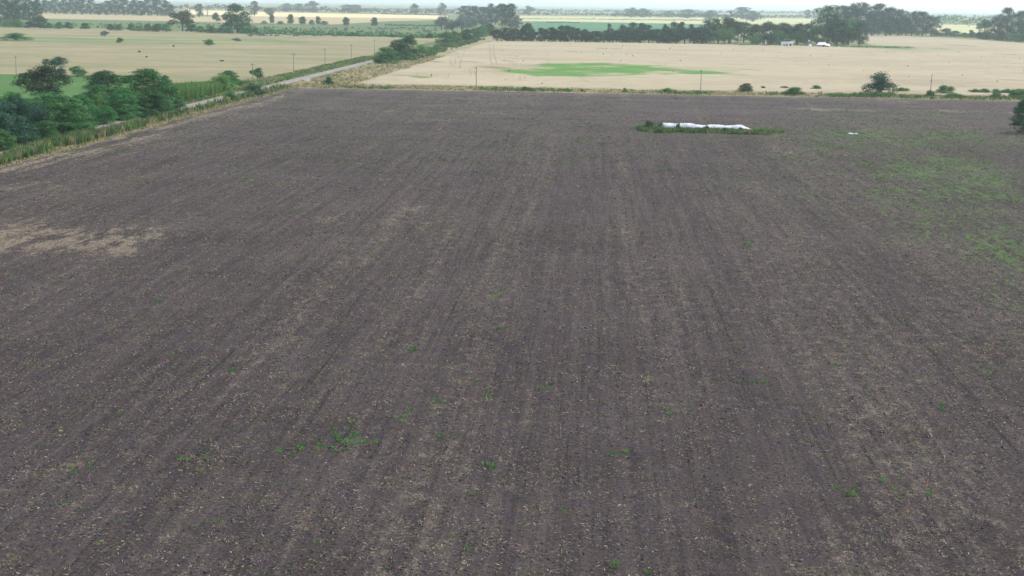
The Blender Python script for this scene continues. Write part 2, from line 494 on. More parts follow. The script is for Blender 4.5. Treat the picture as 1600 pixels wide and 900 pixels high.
# --- road, verges, strips
def long_strip(name, x0, x1, y0, y1, z, mat, label, wob=0.6, step=7.0, rise=0.0):
    ys_ = np.arange(y0, y1 + step, step)
    n = 7
    V = []; Fc = []
    for j, y in enumerate(ys_):
        a = x0 + wob * 2 * (float(fbm(np.array([y * 0.03]), np.array([x0]))[0]) - 0.5)
        b = x1 + wob * 2 * (float(fbm(np.array([y * 0.034]), np.array([x1 + 7]))[0]) - 0.5)
        for i in range(n):
            t = i / (n - 1)
            V.append((a + (b - a) * t, y, z + rise * math.sin(math.pi * t)))
    for j in range(len(ys_) - 1):
        for i in range(n - 1):
            q = j * n + i
            Fc.append((q, q + 1, q + n + 1, q + n))
    return kind(link(name, mesh_np(name, np.array(V), np.array(Fc), [mat], smooth_shade=True)), 'structure', label)
long_strip('road', -118.4, -112.7, -60, 2600, 0.03, ROAD, 'pale dirt road running beside the ploughed field', 0.5, rise=0.12)
long_strip('verge_by_field', -113.0, -105.4, -60, 518, 0.0, M_VERGE, 'dry grass verge between the road and the ploughed field', 0.3)
long_strip('verge_by_hedge', -129.5, -118.2, -60, 2600, 0.0, M_GREENV, 'green grass verge between the road and the hedge', 0.8)
long_strip('verge_by_wheat', -113.0, -84, 516, 2000, -0.02, M_VERGE, 'dry grass verge between the road and the wheat', 0.5)
sheet('field_margin', [(-113, 514.4), (300, 514.4), (300, 548), (-113, 548)], -0.01, M_VERGE, 'rough grassy margin between the ploughed field and the wheat')

# --- wheat, a standing crop
def wheat_left(Y):
    return -93 - 6 * (1 - smooth(277, 330, Y)) * 0
WH = [(-88, 541), (-30, 542), (55, 538), (152, 537), (460, 535), (470, 1380), (404, 1443), (381, 1655), (330, 1750), (250, 1740), (230, 1240), (157, 1206), (34, 1199), (-84, 1194), (-88, 1080), (-87, 829)]
def in_poly(X, Y, poly):
    ins = np.zeros(X.shape, bool)
    n = len(poly)
    for i in range(n):
        (x0, y0), (x1, y1) = poly[i], poly[(i + 1) % n]
        c = ((y0 > Y) != (y1 > Y)) & (X < (x1 - x0) * (Y - y0) / (y1 - y0 + 1e-9) + x0)
        ins ^= c
    return ins
GP = ellipses([(960, 110, 185, 10, 1.0), (860, 113, 85, 9.5, 1.0), (1090, 115, 75, 5, 1.0), (905, 103, 85, 5, .9)])
GP2 = ellipses([(655, 122, 26, 2.2, .8), (1390, 76, 110, 2.6, .75), (1380, 73, 40, 2.2, .8), (560, 118, 20, 3, .5), (590, 106, 18, 2, .4)])
DK = ellipses([(772, 107, 36, 1.4, 1), (680, 98, 18, 0.9, .9), (714, 85, 7, .8, .9), (735, 98, 22, .9, .8), (793, 97, 16, .9, .7), (630, 120, 40, .9, .8), (940, 77, 12, .8, .9), (962, 77.5, 10, .8, .9), (893, 82, 10, .8, .6), (1500, 72, 22, .9, .9), (1170, 110.5, 24, .8, .7), (1575, 86, 22, .9, .8), (1580, 127, 20, 1, .8), (1245, 96, 18, .8, .4), (1060, 74, 20, .6, .4), (1550, 70, 20, .6, .5)])
def f_gp(X, Y):
    s = np.zeros_like(X)
    for cx, cy, ax, ay, st in GP + GP2:
        d = np.sqrt(((X - cx) / ax) ** 2 + ((Y - cy) / ay) ** 2) + 1.5 * (fbm(X * .045, Y * .03, 5) - .5)
        s = np.maximum(s, st * (1 - smooth(0.25, 1.2, d)))
    return s * (.66 + .5 * fbm(X * .09 + 4, Y * .03))
def f_dk(X, Y):
    s = np.zeros_like(X)
    for cx, cy, ax, ay, st in DK:
        d = np.sqrt(((X - cx) / ax) ** 2 + ((Y - cy) / ay + 0.5 * np.sin((X - cx) / ax * 2)) ** 2)
        s = np.maximum(s, st * (1 - smooth(0.4, 1.2, d)))
    return s
def wheat_obj():
    xs_ = np.arange(-93, 474, 1.8); ys_ = np.concatenate([np.arange(532, 780, 1.8), np.arange(780, 1760, 5.0)])
    X, Y = np.meshgrid(xs_, ys_)
    Xj = X + 0.5 * (vnoise(X, Y) - .5); Yj = Y + 0.5 * (vnoise(X + 9, Y + 4) - .5)
    low = f_gp(Xj, Yj)
    Z = 0.62 + 0.22 * (fbm(X * 0.35, Y * 0.35, 3) - 0.5) - 0.35 * low - 0.25 * f_dk(Xj, Yj)
    ins = in_poly(Xj + 5 * (fbm(X * .05, Y * .025) - .5), Yj + 5 * (fbm(X * .05 + 8, Y * .05) - .5), WH)
    Z = np.where(ins, Z, -0.3)
    nx, ny = len(xs_), len(ys_)
    i = np.arange((ny - 1) * nx).reshape(ny - 1, nx)[:, :-1]
    faces = np.stack([i, i + 1, i + nx + 1, i + nx], -1).reshape(-1, 4)
    keep = ins.ravel()[faces].any(1)
    faces = faces[keep]
    used = np.unique(faces); rem = np.full(nx * ny, -1); rem[used] = np.arange(len(used))
    V = np.stack([Xj, Yj, Z], -1).reshape(-1, 3)[used]
    me = mesh_np('wheat_field', V, rem[faces], [M_WHEAT], {'green': low.ravel()[used], 'dark': f_dk(Xj, Yj).ravel()[used]}, smooth_shade=True)
    return kind(link('wheat_field', me), 'structure', 'pale ripe wheat field with a bright green patch')
wheat = wheat_obj()

# --- fields on the far side
sheet('crop_field', [(-380, 300), (-129, 300), (-150, 480), (-182, 577), (-380, 552)], 0.0, M_CROP, 'bright green young crop behind the hedge')
def f_pg(X, Y):
    return 0.55 * smooth(0.5, 0.8, fbm(X * 0.006 + 2, Y * 0.012)) * smooth(520, 600, Y) * (1 - smooth(660, 690, Y))
sheet('pasture', [(-1200, 480), (-380, 552), (-182, 577), (-150, 480), (-129, 470), (-129, 1285), (-211, 1311), (-320, 1384), (-609, 1492), (-1200, 1690)], -0.02, M_PASTURE, 'dry yellow grazing land beyond the hedge')
M_BAND = field_mat('green_pasture', ((0.135, 0.18, 0.08), (0.20, 0.235, 0.11), (0.31, 0.285, 0.165), 0.95), patch_scale=0.012, fine=1.0, bump=0.15)
sheet('pasture_green_band', pix((-100, 56), (150, 55.5), (420, 61), (500, 67), (300, 69.5), (-100, 63.5)), 0.0, M_BAND, 'greener band across the dry grazing land')
sheet('marsh', pix((-200, 39), (0, 43), (200, 47.5), (400, 52.5), (560, 57.5), (700, 61), (705, 31), (610, 33), (520, 38), (400, 36), (300, 34), (200, 31.5), (66, 29), (-200, 24)), -0.03, M_MARSH, 'rough green marshy strip beyond the dry grazing land')
sheet('stubble_field', pix((-100, 25), (66, 29), (200, 31.5), (300, 34), (400, 36), (520, 38), (610, 33), (700, 31), (600, 28), (450, 26), (400, 25.5), (300, 26), (180, 23), (66, 21), (-100, 18)), -0.025, M_BEIGE, 'beige stubble field behind the marshy strip')
sheet('golden_field', pix((285, 22), (400, 25.5), (600, 28), (700, 30), (700, 24.3), (430, 19.2), (285, 15)), -0.02, M_GOLD, 'bright golden grain field far beyond the stubble')
sheet('blue_green_field', pix((790, 50), (1110, 54), (1110, 38), (960, 35), (830, 33), (790, 33)), -0.03, M_TEAL, 'blue green crop behind the windbreak')
sheet('pale_field', pix((790, 33), (830, 33), (960, 35), (1110, 38), (1270, 38), (1270, 29), (1000, 26.5), (790, 24.5)), -0.025, M_PALE, 'pale yellow field far behind the windbreak')
sheet('pale_field_by_wood', pix((1455, 52), (1560, 55), (1560, 40), (1455, 38)), -0.03, M_PALE, 'pale field behind the scrub at the wheat corner')

# ------------------------------------------------------------------ foliage meshes
def leaf_quads(cent, out, size, rng, up_bias=0.35, out_bias=1.1, aspect=0.7):
    n = len(cent)
    nr = rng.normal(size=(n, 3)); nr /= np.linalg.norm(nr, axis=1)[:, None]
    nr = nr + out * out_bias + np.array([0, 0, up_bias]); nr /= np.linalg.norm(nr, axis=1)[:, None]
    t = rng.normal(size=(n, 3)); t -= (t * nr).sum(1)[:, None] * nr; t /= np.linalg.norm(t, axis=1)[:, None]
    b = np.cross(nr, t)
    s = (size * rng.uniform(0.6, 1.4, n))[:, None]
    a1 = t * s * 0.5; a2 = b * s * 0.5 * aspect
    bend = nr * s * 0.12
    V = np.stack([cent - a1 - bend, cent - a2 + bend * .5, cent + a1 - bend, cent + a2 + bend * .5], 1).reshape(-1, 3)
    F = np.arange(n * 4).reshape(n, 4)
    return V, F

def crown(lobes, per_lobe, leaves, clump_r, leaf, rng, flat=0.6, shell=0.55, up_bias=0.35, droop=0.0, rise=0.0):
    """lobes: rows (x, y, z, rx, ry, rz); clumps of leaves sit on and in every lobe"""
    C = []; O = []; VV = []
    for (x, y, z, rx, ry, rz) in lobes:
        for k in range(per_lobe):
            d = rng.normal(size=3); d /= np.linalg.norm(d)
            if d[2] < -0.35 and rng.random() < 0.6:
                d[2] = -d[2]
            r = shell + (1 - shell) * rng.random() ** 0.7
            c = np.array([x, y, z]) + d * r * np.array([rx, ry, rz])
            m = max(3, int(leaves * rng.uniform(0.6, 1.4)))
            cr = clump_r * rng.uniform(0.65, 1.35)
            q = rng.normal(size=(m, 3)); q /= np.linalg.norm(q, axis=1)[:, None]
            qd = q.copy()
            q *= (rng.random(m) ** 0.45)[:, None] * cr * np.array([1, 1, flat])
            rad = np.hypot(q[:, 0], q[:, 1])
            q[:, 2] += -droop * rad + rise * rad
            od = d[None] * 0.55 + qd * 0.75; C.append(c + q); O.append(od / np.maximum(1e-6, np.linalg.norm(od, axis=1))[:, None])
            VV.append(np.full(m, np.clip(rng.normal(0.5, 0.22), 0, 1)) + rng.normal(0, 0.10, m))
    C = np.concatenate(C); O = np.concatenate(O); v = np.clip(np.concatenate(VV), 0, 1)
    ok = C[:, 2] > 0.004
    C, O, v = C[ok], O[ok], v[ok]
    V, F = leaf_quads(C, O, leaf, rng, up_bias)
    V[:, 2] = np.maximum(V[:, 2], 0.001)
    return V, F, np.repeat(v, 4)

def proto(kindname, seed, detail=1.0):
    """unit tree: 1 tall, about 1 wide, standing on z = 0; returns (trunk mesh, crown mesh)"""
    rng = np.random.default_rng(seed)
    L = []; limbs = []
    kw = dict(flat=0.6, shell=0.5, up_bias=0.35)
    ang0 = rng.uniform(0, 6.28)
    if kindname == 'dome':
        L.append((0, 0, .45, .30, .30, .40))
        for k in range(8):
            a = ang0 + k * 2.4; r = rng.uniform(.20, .32)
            L.append((math.cos(a) * r, math.sin(a) * r, rng.uniform(.10, .34), rng.uniform(.17, .24), rng.uniform(.17, .24), rng.uniform(.14, .22)))
        for k in range(7):
            a = ang0 + 1 + k * 2.4; r = rng.uniform(.12, .27)
            L.append((math.cos(a) * r, math.sin(a) * r, rng.uniform(.36, .66), rng.uniform(.15, .22), rng.uniform(.15, .22), rng.uniform(.12, .20)))
        for k in range(3):
            a = rng.uniform(0, 6.28); r = rng.uniform(0, .16)
            L.append((math.cos(a) * r, math.sin(a) * r, rng.uniform(.70, .82), .17, .17, .15))
        pl, lv, cr, lf = 22, 26 * detail, .085, .030 / math.sqrt(detail)
        kw.update(flat=0.48, shell=.6, droop=.15); th = .35
    elif kindname == 'round':
        L.append((0, 0, .52, .36, .36, .38))
        for k in range(8):
            a = ang0 + k * 2.4; r = rng.uniform(.18, .31)
            L.append((math.cos(a) * r, math.sin(a) * r, rng.uniform(.14, .74), rng.uniform(.17, .24), rng.uniform(.14, .21), rng.uniform(.12, .19)))
        L.append((rng.uniform(-.1, .1), rng.uniform(-.1, .1), .84, .17, .17, .14))
        pl, lv, cr, lf = 38, 24 * detail, .115, .032 / math.sqrt(detail); th = .5
    elif kindname == 'row':
        L.append((0, 0, .55, .36, .36, .36))
        for k in range(9):
            a = ang0 + k * 2.4; r = rng.uniform(.22, .36)
            L.append((math.cos(a) * r, math.sin(a) * r, rng.uniform(.15, .72), rng.uniform(.17, .24), rng.uniform(.16, .22), rng.uniform(.15, .22)))
        for k in range(2):
            L.append((rng.uniform(-.15, .15), rng.uniform(-.15, .15), rng.uniform(.78, .86), .18, .18, .14))
        pl, lv, cr, lf = 28, 22 * detail, .10, .034 / math.sqrt(detail); th = .45; kw.update(shell=.6)
    elif kindname == 'euc':
        for k in range(14):
            z = .10 + .82 * ((k + rng.random()) / 14); a = ang0 + k * 2.4
            rmax = .36 * math.sin(math.pi * min(1, (z + .10) / 1.18)) + .04; r = rmax * rng.uniform(.45, 1.0)
            L.append((math.cos(a) * r, math.sin(a) * r, z, rng.uniform(.14, .22), rng.uniform(.14, .22), rng.uniform(.09, .14)))
        L.append((rng.uniform(-.08, .08), rng.uniform(-.08, .08), .91, .13, .13, .08))
        L.append((0, 0, .45, .24, .24, .34))
        pl, lv, cr, lf = 24, 22 * detail, .085, .027 / math.sqrt(detail); th = .9; kw.update(shell=.45, flat=.7)
    elif kindname == 'column':
        for k in range(9):
            z = .12 + .76 * k / 8; w = .42 * (1 - .45 * abs(z - .5) * 2 * (.6 if z < .5 else 1))
            L.append((rng.uniform(-.10, .10), rng.uniform(-.10, .10), z, w * rng.uniform(.75, 1.05), w * rng.uniform(.75, 1.05), .12))
        pl, lv, cr, lf = 26, 20 * detail, .11, .045 / math.sqrt(detail); th = .8; kw.update(shell=.55)
    elif kindname == 'willow':
        for k in range(10):
            a = ang0 + k * 2.4; r = rng.uniform(.12, .34)
            L.append((math.cos(a) * r, math.sin(a) * r, rng.uniform(.38, .74), rng.uniform(.14, .20), rng.uniform(.14, .20), rng.uniform(.18, .28)))
        L.append((0, 0, .74, .22, .22, .2))
        pl, lv, cr, lf = 28, 22 * detail, .10, .030 / math.sqrt(detail); th = .5; kw.update(flat=1.5, shell=.5, up_bias=0.0)
    else:  # bush: upright sprays from the ground
        for k in range(10):
            a = ang0 + k * 2.4; r = rng.uniform(.06, .34)
            L.append((math.cos(a) * r, math.sin(a) * r, rng.uniform(.20, .70) * (1 - r * .6), rng.uniform(.13, .20), rng.uniform(.13, .20), rng.uniform(.18, .28)))
        L.append((0, 0, .72, .18, .18, .22))
        pl, lv, cr, lf = 24, 22 * detail, .11, .036 / math.sqrt(detail); th = .3; kw.update(flat=1.0, shell=.45, rise=.35)
    V, F, v = crown(L, pl, lv, cr, lf, rng, **kw)
    top = V[:, 2].max(); V[:, 2] /= top
    ext = np.percentile(np.hypot(V[:, 0], V[:, 1]), 98); V[:, :2] *= 0.5 / ext
    cm = mesh_np('crown_' + kindname, V, F, [LM['mid']], {'v': v})
    mb = MB()
    r0 = .022 if kindname in ('euc', 'column') else .03
    pts = [(0, 0, -0.02)]; x = y = 0
    for k in range(1, 5):
        x += rng.uniform(-.02, .02); y += rng.uniform(-.02, .02); pts.append((x, y, th * k / 4))
    mb.tube(pts, [r0 * (1.25 - .17 * k) for k in range(5)], 7)
    for (lx, ly, lz, *_s) in L[:8]:
        zb = min(lz * .55, th * .85)
        mb.tube([(x * zb / th, y * zb / th, zb), (lx * .45, ly * .45, zb + (lz - zb) * .55), (lx * .85, ly * .85, lz)], [r0 * .5, r0 * .35, r0 * .12], 5)
    tm = mb.mesh('trunk_' + kindname, BARK)
    return tm, cm

PROTO = {}
for kn, nvar, det in (('dome', 4, 2.4), ('round', 3, 1.0), ('row', 4, 1.0), ('euc', 4, 1.0), ('column', 2, .6), ('willow', 2, 1.0), ('bush', 3, 1.0)):
    PROTO[kn] = [proto(kn, 100 + hash(kn) % 1 + 13 * i + len(kn) * 7, det) for i in range(nvar)]
_cnt = {}
def plant(kn, mat, x, y, w, h, label, cat='tree', group=None, name=None, var=None, depth=None, pt=None, bark=None):
    """x, y: where its foot stands in the photo; w, h its size there in pixels"""
    p, wm, hm = size_at(x, y, w, h)
    if pt is not None:
        p = pt
    i = _cnt.get(kn, 0); _cnt[kn] = i + 1
    tm, cm = PROTO[kn][(i if var is None else var) % len(PROTO[kn])]
    root = bpy.data.objects.new(name or ('shrub' if cat == 'shrub' else 'tree'), None)
    COL.objects.link(root)
    root.empty_display_size = 1.0
    root.location = (p[0], p[1], 0)
    root.rotation_euler = (0, 0, random.uniform(0, 6.28))
    d = wm * (depth or random.uniform(.9, 1.1))
    root.scale = (wm, wm, hm)
    names = ('stem', 'foliage') if cat == 'shrub' else ('trunk', 'crown')
    t = link(names[0], tm, root); c = link(names[1], cm, root)
    c.material_slots[0].link = 'OBJECT'; c.material_slots[0].material = LM[mat]
    if bark:
        t.material_slots[0].link = 'OBJECT'; t.material_slots[0].material = bark
    return tag(root, label, cat, group)

# ------------------------------------------------------------------ things: trees and shrubs near the road
ORD = 'first second third fourth fifth sixth seventh eighth ninth tenth eleventh twelfth thirteenth fourteenth fifteenth sixteenth seventeenth eighteenth nineteenth twentieth twenty-first twenty-second twenty-third twenty-fourth twenty-fifth twenty-sixth twenty-seventh twenty-eighth twenty-ninth thirtieth thirty-first thirty-second thirty-third thirty-fourth thirty-fifth thirty-sixth thirty-seventh thirty-eighth'.split()
HG = 'trees and shrubs of the roadside hedge'
plant('dome', 'blue', -12, 232, 120, 92, 'dark bluish green hedge tree cut off by the picture edge', 'tree', HG)
plant('dome', 'mid', 4, 228, 42, 52, 'bright green low hedge tree beside the grass verge, lowest of the hedge', 'tree', HG, depth=.8)
plant('dome', 'blue', 32, 222, 62, 76, 'grey bluish hedge tree between the two bright green ones', 'tree', HG)
plant('dome', 'mid', 88, 211, 112, 68, 'wide bright green hedge tree with layered sprays over the verge', 'tree', HG)
plant('dome', 'mid', 128, 190, 70, 44, 'mid green hedge tree behind the wide bright green one', 'tree', HG)
plant('bush', 'lime', 156, 183, 34, 38, 'yellowish green bush in the hedge before the large dome', 'shrub', HG)
for i, (x, y, w, h, m) in enumerate([(8, 236, 50, 34, 'mid'), (40, 228, 50, 36, 'dark'), (72, 219, 48, 32, 'mid'), (104, 211, 46, 32, 'mid'), (134, 202, 44, 30, 'dark'), (163, 194, 44, 30, 'mid'), (192, 188, 44, 28, 'mid'), (222, 185, 44, 30, 'dark'), (250, 180, 40, 30, 'mid'), (274, 172, 34, 26, 'mid')]):
    plant('dome', m, x, y, w, h, '%s low leafy bush at the hedge foot, counted from the picture edge' % ORD[i], 'shrub', 'low bushes at the hedge foot')
plant('round', 'olive', 68, 156, 84, 58, 'dark olive spreading tree standing on the bright green crop', 'tree')
plant('round', 'blue', 86, 118, 40, 31, 'round grey green tree behind the dark olive spreading tree', 'tree')
plant('round', 'mid', 122, 119.5, 30, 17, 'small round tree at the far edge of the green crop', 'tree')
plant('dome', 'dark', 165, 160, 78, 52, 'dark low hedge tree at the back of the large dome', 'tree', HG)
plant('dome', 'mid', 224, 180, 116, 76, 'largest green dome of the hedge, tall and wide', 'tree', HG)
plant('dome', 'dark', 262, 172, 46, 52, 'dark end of the hedge next to the bright reeds', 'tree', HG)
plant('dome', 'mid', 190, 187, 60, 52, 'green hedge tree leaning over the verge before the large dome', 'tree', HG)
plant('dome', 'blue', 58, 216, 58, 56, 'bluish green bush filling the hedge below the wide bright one', 'tree', HG)
plant('dome', 'mid', 118, 202, 64, 46, 'bright green bush filling the hedge foot near the verge', 'tree', HG)
plant('dome', 'mid', 150, 172, 60, 40, 'mid green bush joining the wide tree to the dark low one', 'tree', HG)
plant('dome', 'dark', 238, 183, 70, 48, 'dark green bush under the front of the large dome', 'tree', HG)
plant('dome', 'mid', 20, 200, 70, 58, 'mid green bush deep in the hedge behind the bluish trees', 'tree', HG)
plant('bush', 'lime', 347, 141, 46, 27, 'light green bush at the end of the reed stand', 'shrub')
plant('dome', 'mid', 356, 133, 46, 24, 'dark green dome tree behind the light green bush', 'tree')
plant('bush', 'mid', 360, 157, 26, 16, 'small green bush on the field side of the road', 'shrub')
plant('bush', 'dark', 399, 149, 38, 18, 'dark green bush at the field corner beside the road', 'shrub')
plant('round', 'mid', 402, 123, 26, 18, 'small round tree beside a power pole on the dry pasture', 'tree')
plant('bush', 'dark', 513.5, 133, 19, 15, 'dark round bush alone on the field corner margin', 'shrub')
plant('dome', 'mid', 603, 99, 46, 26, 'low green tree where the dirt road disappears', 'tree', 'trees along the road')
plant('dome', 'dark', 622, 93, 46, 32, 'middle tree of the dark clump over the road', 'tree', 'trees along the road')
plant('round', 'dark', 638, 87, 32, 34, 'tallest tree of the dark clump over the road', 'tree', 'trees along the road')
plant('bush', 'lime', 658, 84, 24, 17, 'light green bush just beyond the dark clump over the road', 'shrub', 'trees along the road')
plant('bush', 'dark', 672, 60, 15, 9, 'low dark bush standing on the dry pasture corner', 'shrub')
for i, (x, y, w, h) in enumerate([(697, 70, 34, 21), (712, 68, 30, 20), (727, 65, 30, 20), (741, 62, 28, 19), (753, 58, 26, 19), (764, 54, 26, 18)]):
    plant('dome', ('mid', 'mid', 'dark')[i % 3], x, y, w, h, '%s green tree of the receding road hedge beside the wheat' % ('first', 'second', 'third', 'fourth', 'fifth', 'farthest')[i], 'tree', 'road hedge beside the wheat')
for i, (x, y, w, h, t) in enumerate([(690, 47, 28, 25, 'pale grey green willow at the marsh end of the willow clump'), (707, 53, 26, 24, 'shaded grey willow low in the willow clump'), (722, 52, 34, 30, 'broad silvery willow in the middle of the clump'), (737, 50, 26, 26, 'silvery willow against the eucalyptus grove'), (755, 44, 24, 18, 'small round silvery willow below the tall eucalyptus')]):
    plant('willow', 'grey', x, y, w, h, t, 'tree', 'silvery willow clump')
GE = 'tall grove behind the willows'
for i, (x, y, w, h, t) in enumerate([(724, 32, 24, 24, 'thin tree at the open end of the tall grove'), (740, 36, 34, 28, 'broad tree in the low half of the tall grove'), (757, 37, 30, 27, 'rounded tree in the middle of the tall grove'), (769, 38, 26, 34, 'tall narrow tree in the middle of the tall grove'), (784, 42, 34, 38, 'second tallest tree of the grove behind the windbreak start'), (797, 44, 34, 40, 'tallest thick tree closing the grove behind the windbreak'), (806, 46, 26, 22, 'low reddish grey tree at the grove end')]):
    plant('euc', 'grey' if i == 6 else 'blue', x, y, w, h, t, 'tree', GE)

WBX = [(777, 21, 21), (791, 22, 23), (804, 20, 22), (817, 18, 20), (824, 20, 32), (831, 16, 22), (847, 19, 23), (858, 20, 24), (868, 18, 23), (876, 20, 27), (888, 20, 27), (899, 18, 23), (910, 20, 22), (917, 16, 18), (930, 22, 19), (944, 22, 20), (958, 22, 21), (972, 22, 20), (985, 22, 22), (1000, 24, 22), (1014, 22, 22), (1028, 24, 23), (1042, 24, 24), (1056, 26, 23), (1070, 26, 25), (1084, 26, 26), (1098, 26, 27)]
for i, (x, w, h) in enumerate(WBX):
    y = 65 + (x - 770) * 0.0095
    plant('row', 'row', x, y, w * 1.28, h, '%s tree of the dark windbreak row, counted from the road end' % ORD[i], 'tree', 'dark windbreak row behind the wheat')
BK = [(953, 14, 27, 66), (975, 22, 26, 66), (990, 24, 29, 66), (1004, 22, 28, 66), (1016, 18, 25, 66), (1040, 14, 27, 66), (1052, 20, 30, 66), (1064, 16, 30, 66), (1080, 18, 26, 66)]
for i, (x, w, h, y) in enumerate(BK):
    plant('row', 'blue', x, y - 3, w, h, '%s tree showing above the front windbreak, counted from the road end' % ORD[i], 'tree', 'second row behind the windbreak')
FT = 'trees around the farm yard'
for i, (x, y, w, h, kn, m, t) in enumerate([
    (1104, 66, 26, 36, 'round', 'row', 'dark round tree where the windbreak meets the farm trees'),
    (1122, 67, 34, 40, 'euc', 'dark', 'dark tall tree at the start of the farm trees'),
    (1140, 67.5, 46, 43, 'round', 'dark', 'highest rounded tree of the low farm grove'),
    (1132, 69, 24, 28, 'willow', 'mid', 'weeping green tree before the highest farm grove tree'),
    (1162, 66, 30, 33, 'euc', 'dark', 'slim tree beside the pale pole with white head'),
    (1184, 68, 30, 32, 'row', 'dark', 'dark tree rising between the pale pole and the white house'),
    (1183, 70, 24, 20, 'row', 'mid', 'low green tree before the dark one beside the yard'),
    (1204, 68, 34, 36, 'round', 'dark', 'dark wide tree behind the yard posts'),
    (1203, 70.5, 22, 18, 'row', 'dark', 'low dark tree next to the white house'),
    (1222, 68, 34, 34, 'round', 'row', 'dark tree directly behind the white house'),
    (1219, 70, 24, 22, 'row', 'mid', 'green tree touching the white house wall'),
    (1244, 68.5, 34, 34, 'round', 'row', 'dark tree just past the white house'),
    (1246, 70.5, 26, 22, 'row', 'dark', 'low dark tree between the white house and the tank'),
    (1262, 69, 26, 33, 'row', 'row', 'dark tree behind the white tank')]):
    plant(kn, m, x, y, w * 1.25, h, t, 'tree', FT)
for i, (x, y, w, h, kn, m, t) in enumerate([
    (1292, 68, 54, 62, 'euc', 'dark', 'tall dark tree with ragged crown over the white roofed shed'),
    (1276, 70, 28, 32, 'round', 'dark', 'low dark tree close beside the white roofed shed'),
    (1306, 69, 44, 50, 'round', 'dark', 'dense dark tree behind the thin mast'),
    (1325, 69.5, 44, 42, 'round', 'mid', 'green full tree in the clump beside the shed'),
    (1342, 70, 32, 38, 'row', 'dark', 'dark tree ending the shed clump above the wheat'),
    (1308, 71, 34, 26, 'row', 'row', 'low dark tree under the ragged tall one')]):
    plant(kn, m, x, y, w, h, t, 'tree', 'tall clump beside the shed')
BG = [(1318, 55, 36, 48), (1333, 55.5, 40, 53), (1352, 55, 46, 54), (1372, 55, 44, 52), (1391, 55, 40, 46), (1404, 55.5, 34, 43), (1362, 57, 40, 40), (1384, 57, 36, 36)]
for i, (x, y, w, h) in enumerate(BG):
    plant(('euc', 'round')[i % 3 == 1], 'blue', x, y, w, h, '%s tall tree of the hazy grove, counted from the shed clump' % ORD[i], 'tree', 'tall hazy grove behind the shed clump')
for i, (x, y, w, h, t) in enumerate([(1424, 56, 34, 41, 'first tall tree of the lower grove beside the hazy one'), (1440, 56, 36, 40, 'middle tall tree of the lower grove at the wheat edge'), (1455, 57, 30, 33, 'last sloping tree of the lower grove at the wheat edge'), (1415, 56.5, 28, 32, 'short tree between the hazy grove and the lower one')]):
    plant('euc', 'blue', x, y, w, h, t, 'tree', 'lower grove at the wheat edge')
for i, (x, y, w, h, kn, m, t) in enumerate([
    (1537, 62, 28, 34, 'round', 'dark', 'outlying tree of the ragged group over the wheat corner'),
    (1556, 62, 32, 38, 'euc', 'blue', 'mid height tree in the ragged group over the wheat corner'),
    (1572, 62, 36, 53, 'euc', 'blue', 'tallest open crowned tree of the ragged group'),
    (1594, 63, 36, 48, 'euc', 'blue', 'tall ragged tree cut off by the picture edge'),
    (1608, 64, 40, 46, 'euc', 'dark', 'hindmost ragged tree mostly outside the picture')]):
    plant(kn, m, x, y, w, h, t, 'tree', 'ragged trees over the wheat corner')
SC = 'scrub along the far wheat edge'
for i, (x, y, w, h, m) in enumerate([(1463, 56, 20, 9, 'mid'), (1478, 56.5, 26, 13, 'dark'), (1492, 57.5, 22, 10, 'mid'), (1508, 58.5, 20, 8, 'mid'), (1518, 58.5, 14, 12, 'blue'), (1528, 60, 20, 9, 'mid'), (1540, 61.5, 22, 13, 'dark'), (1553, 62.5, 18, 12, 'mid'), (1564, 63.5, 20, 16, 'dark'), (1578, 65, 22, 14, 'mid'), (1592, 66, 22, 14, 'mid'), (1604, 67, 20, 14, 'dark')]):
    plant('dome', m, x, y, w, h, '%s scrub bush along the far wheat edge, counted from the lower grove' % ORD[i], 'shrub', SC)

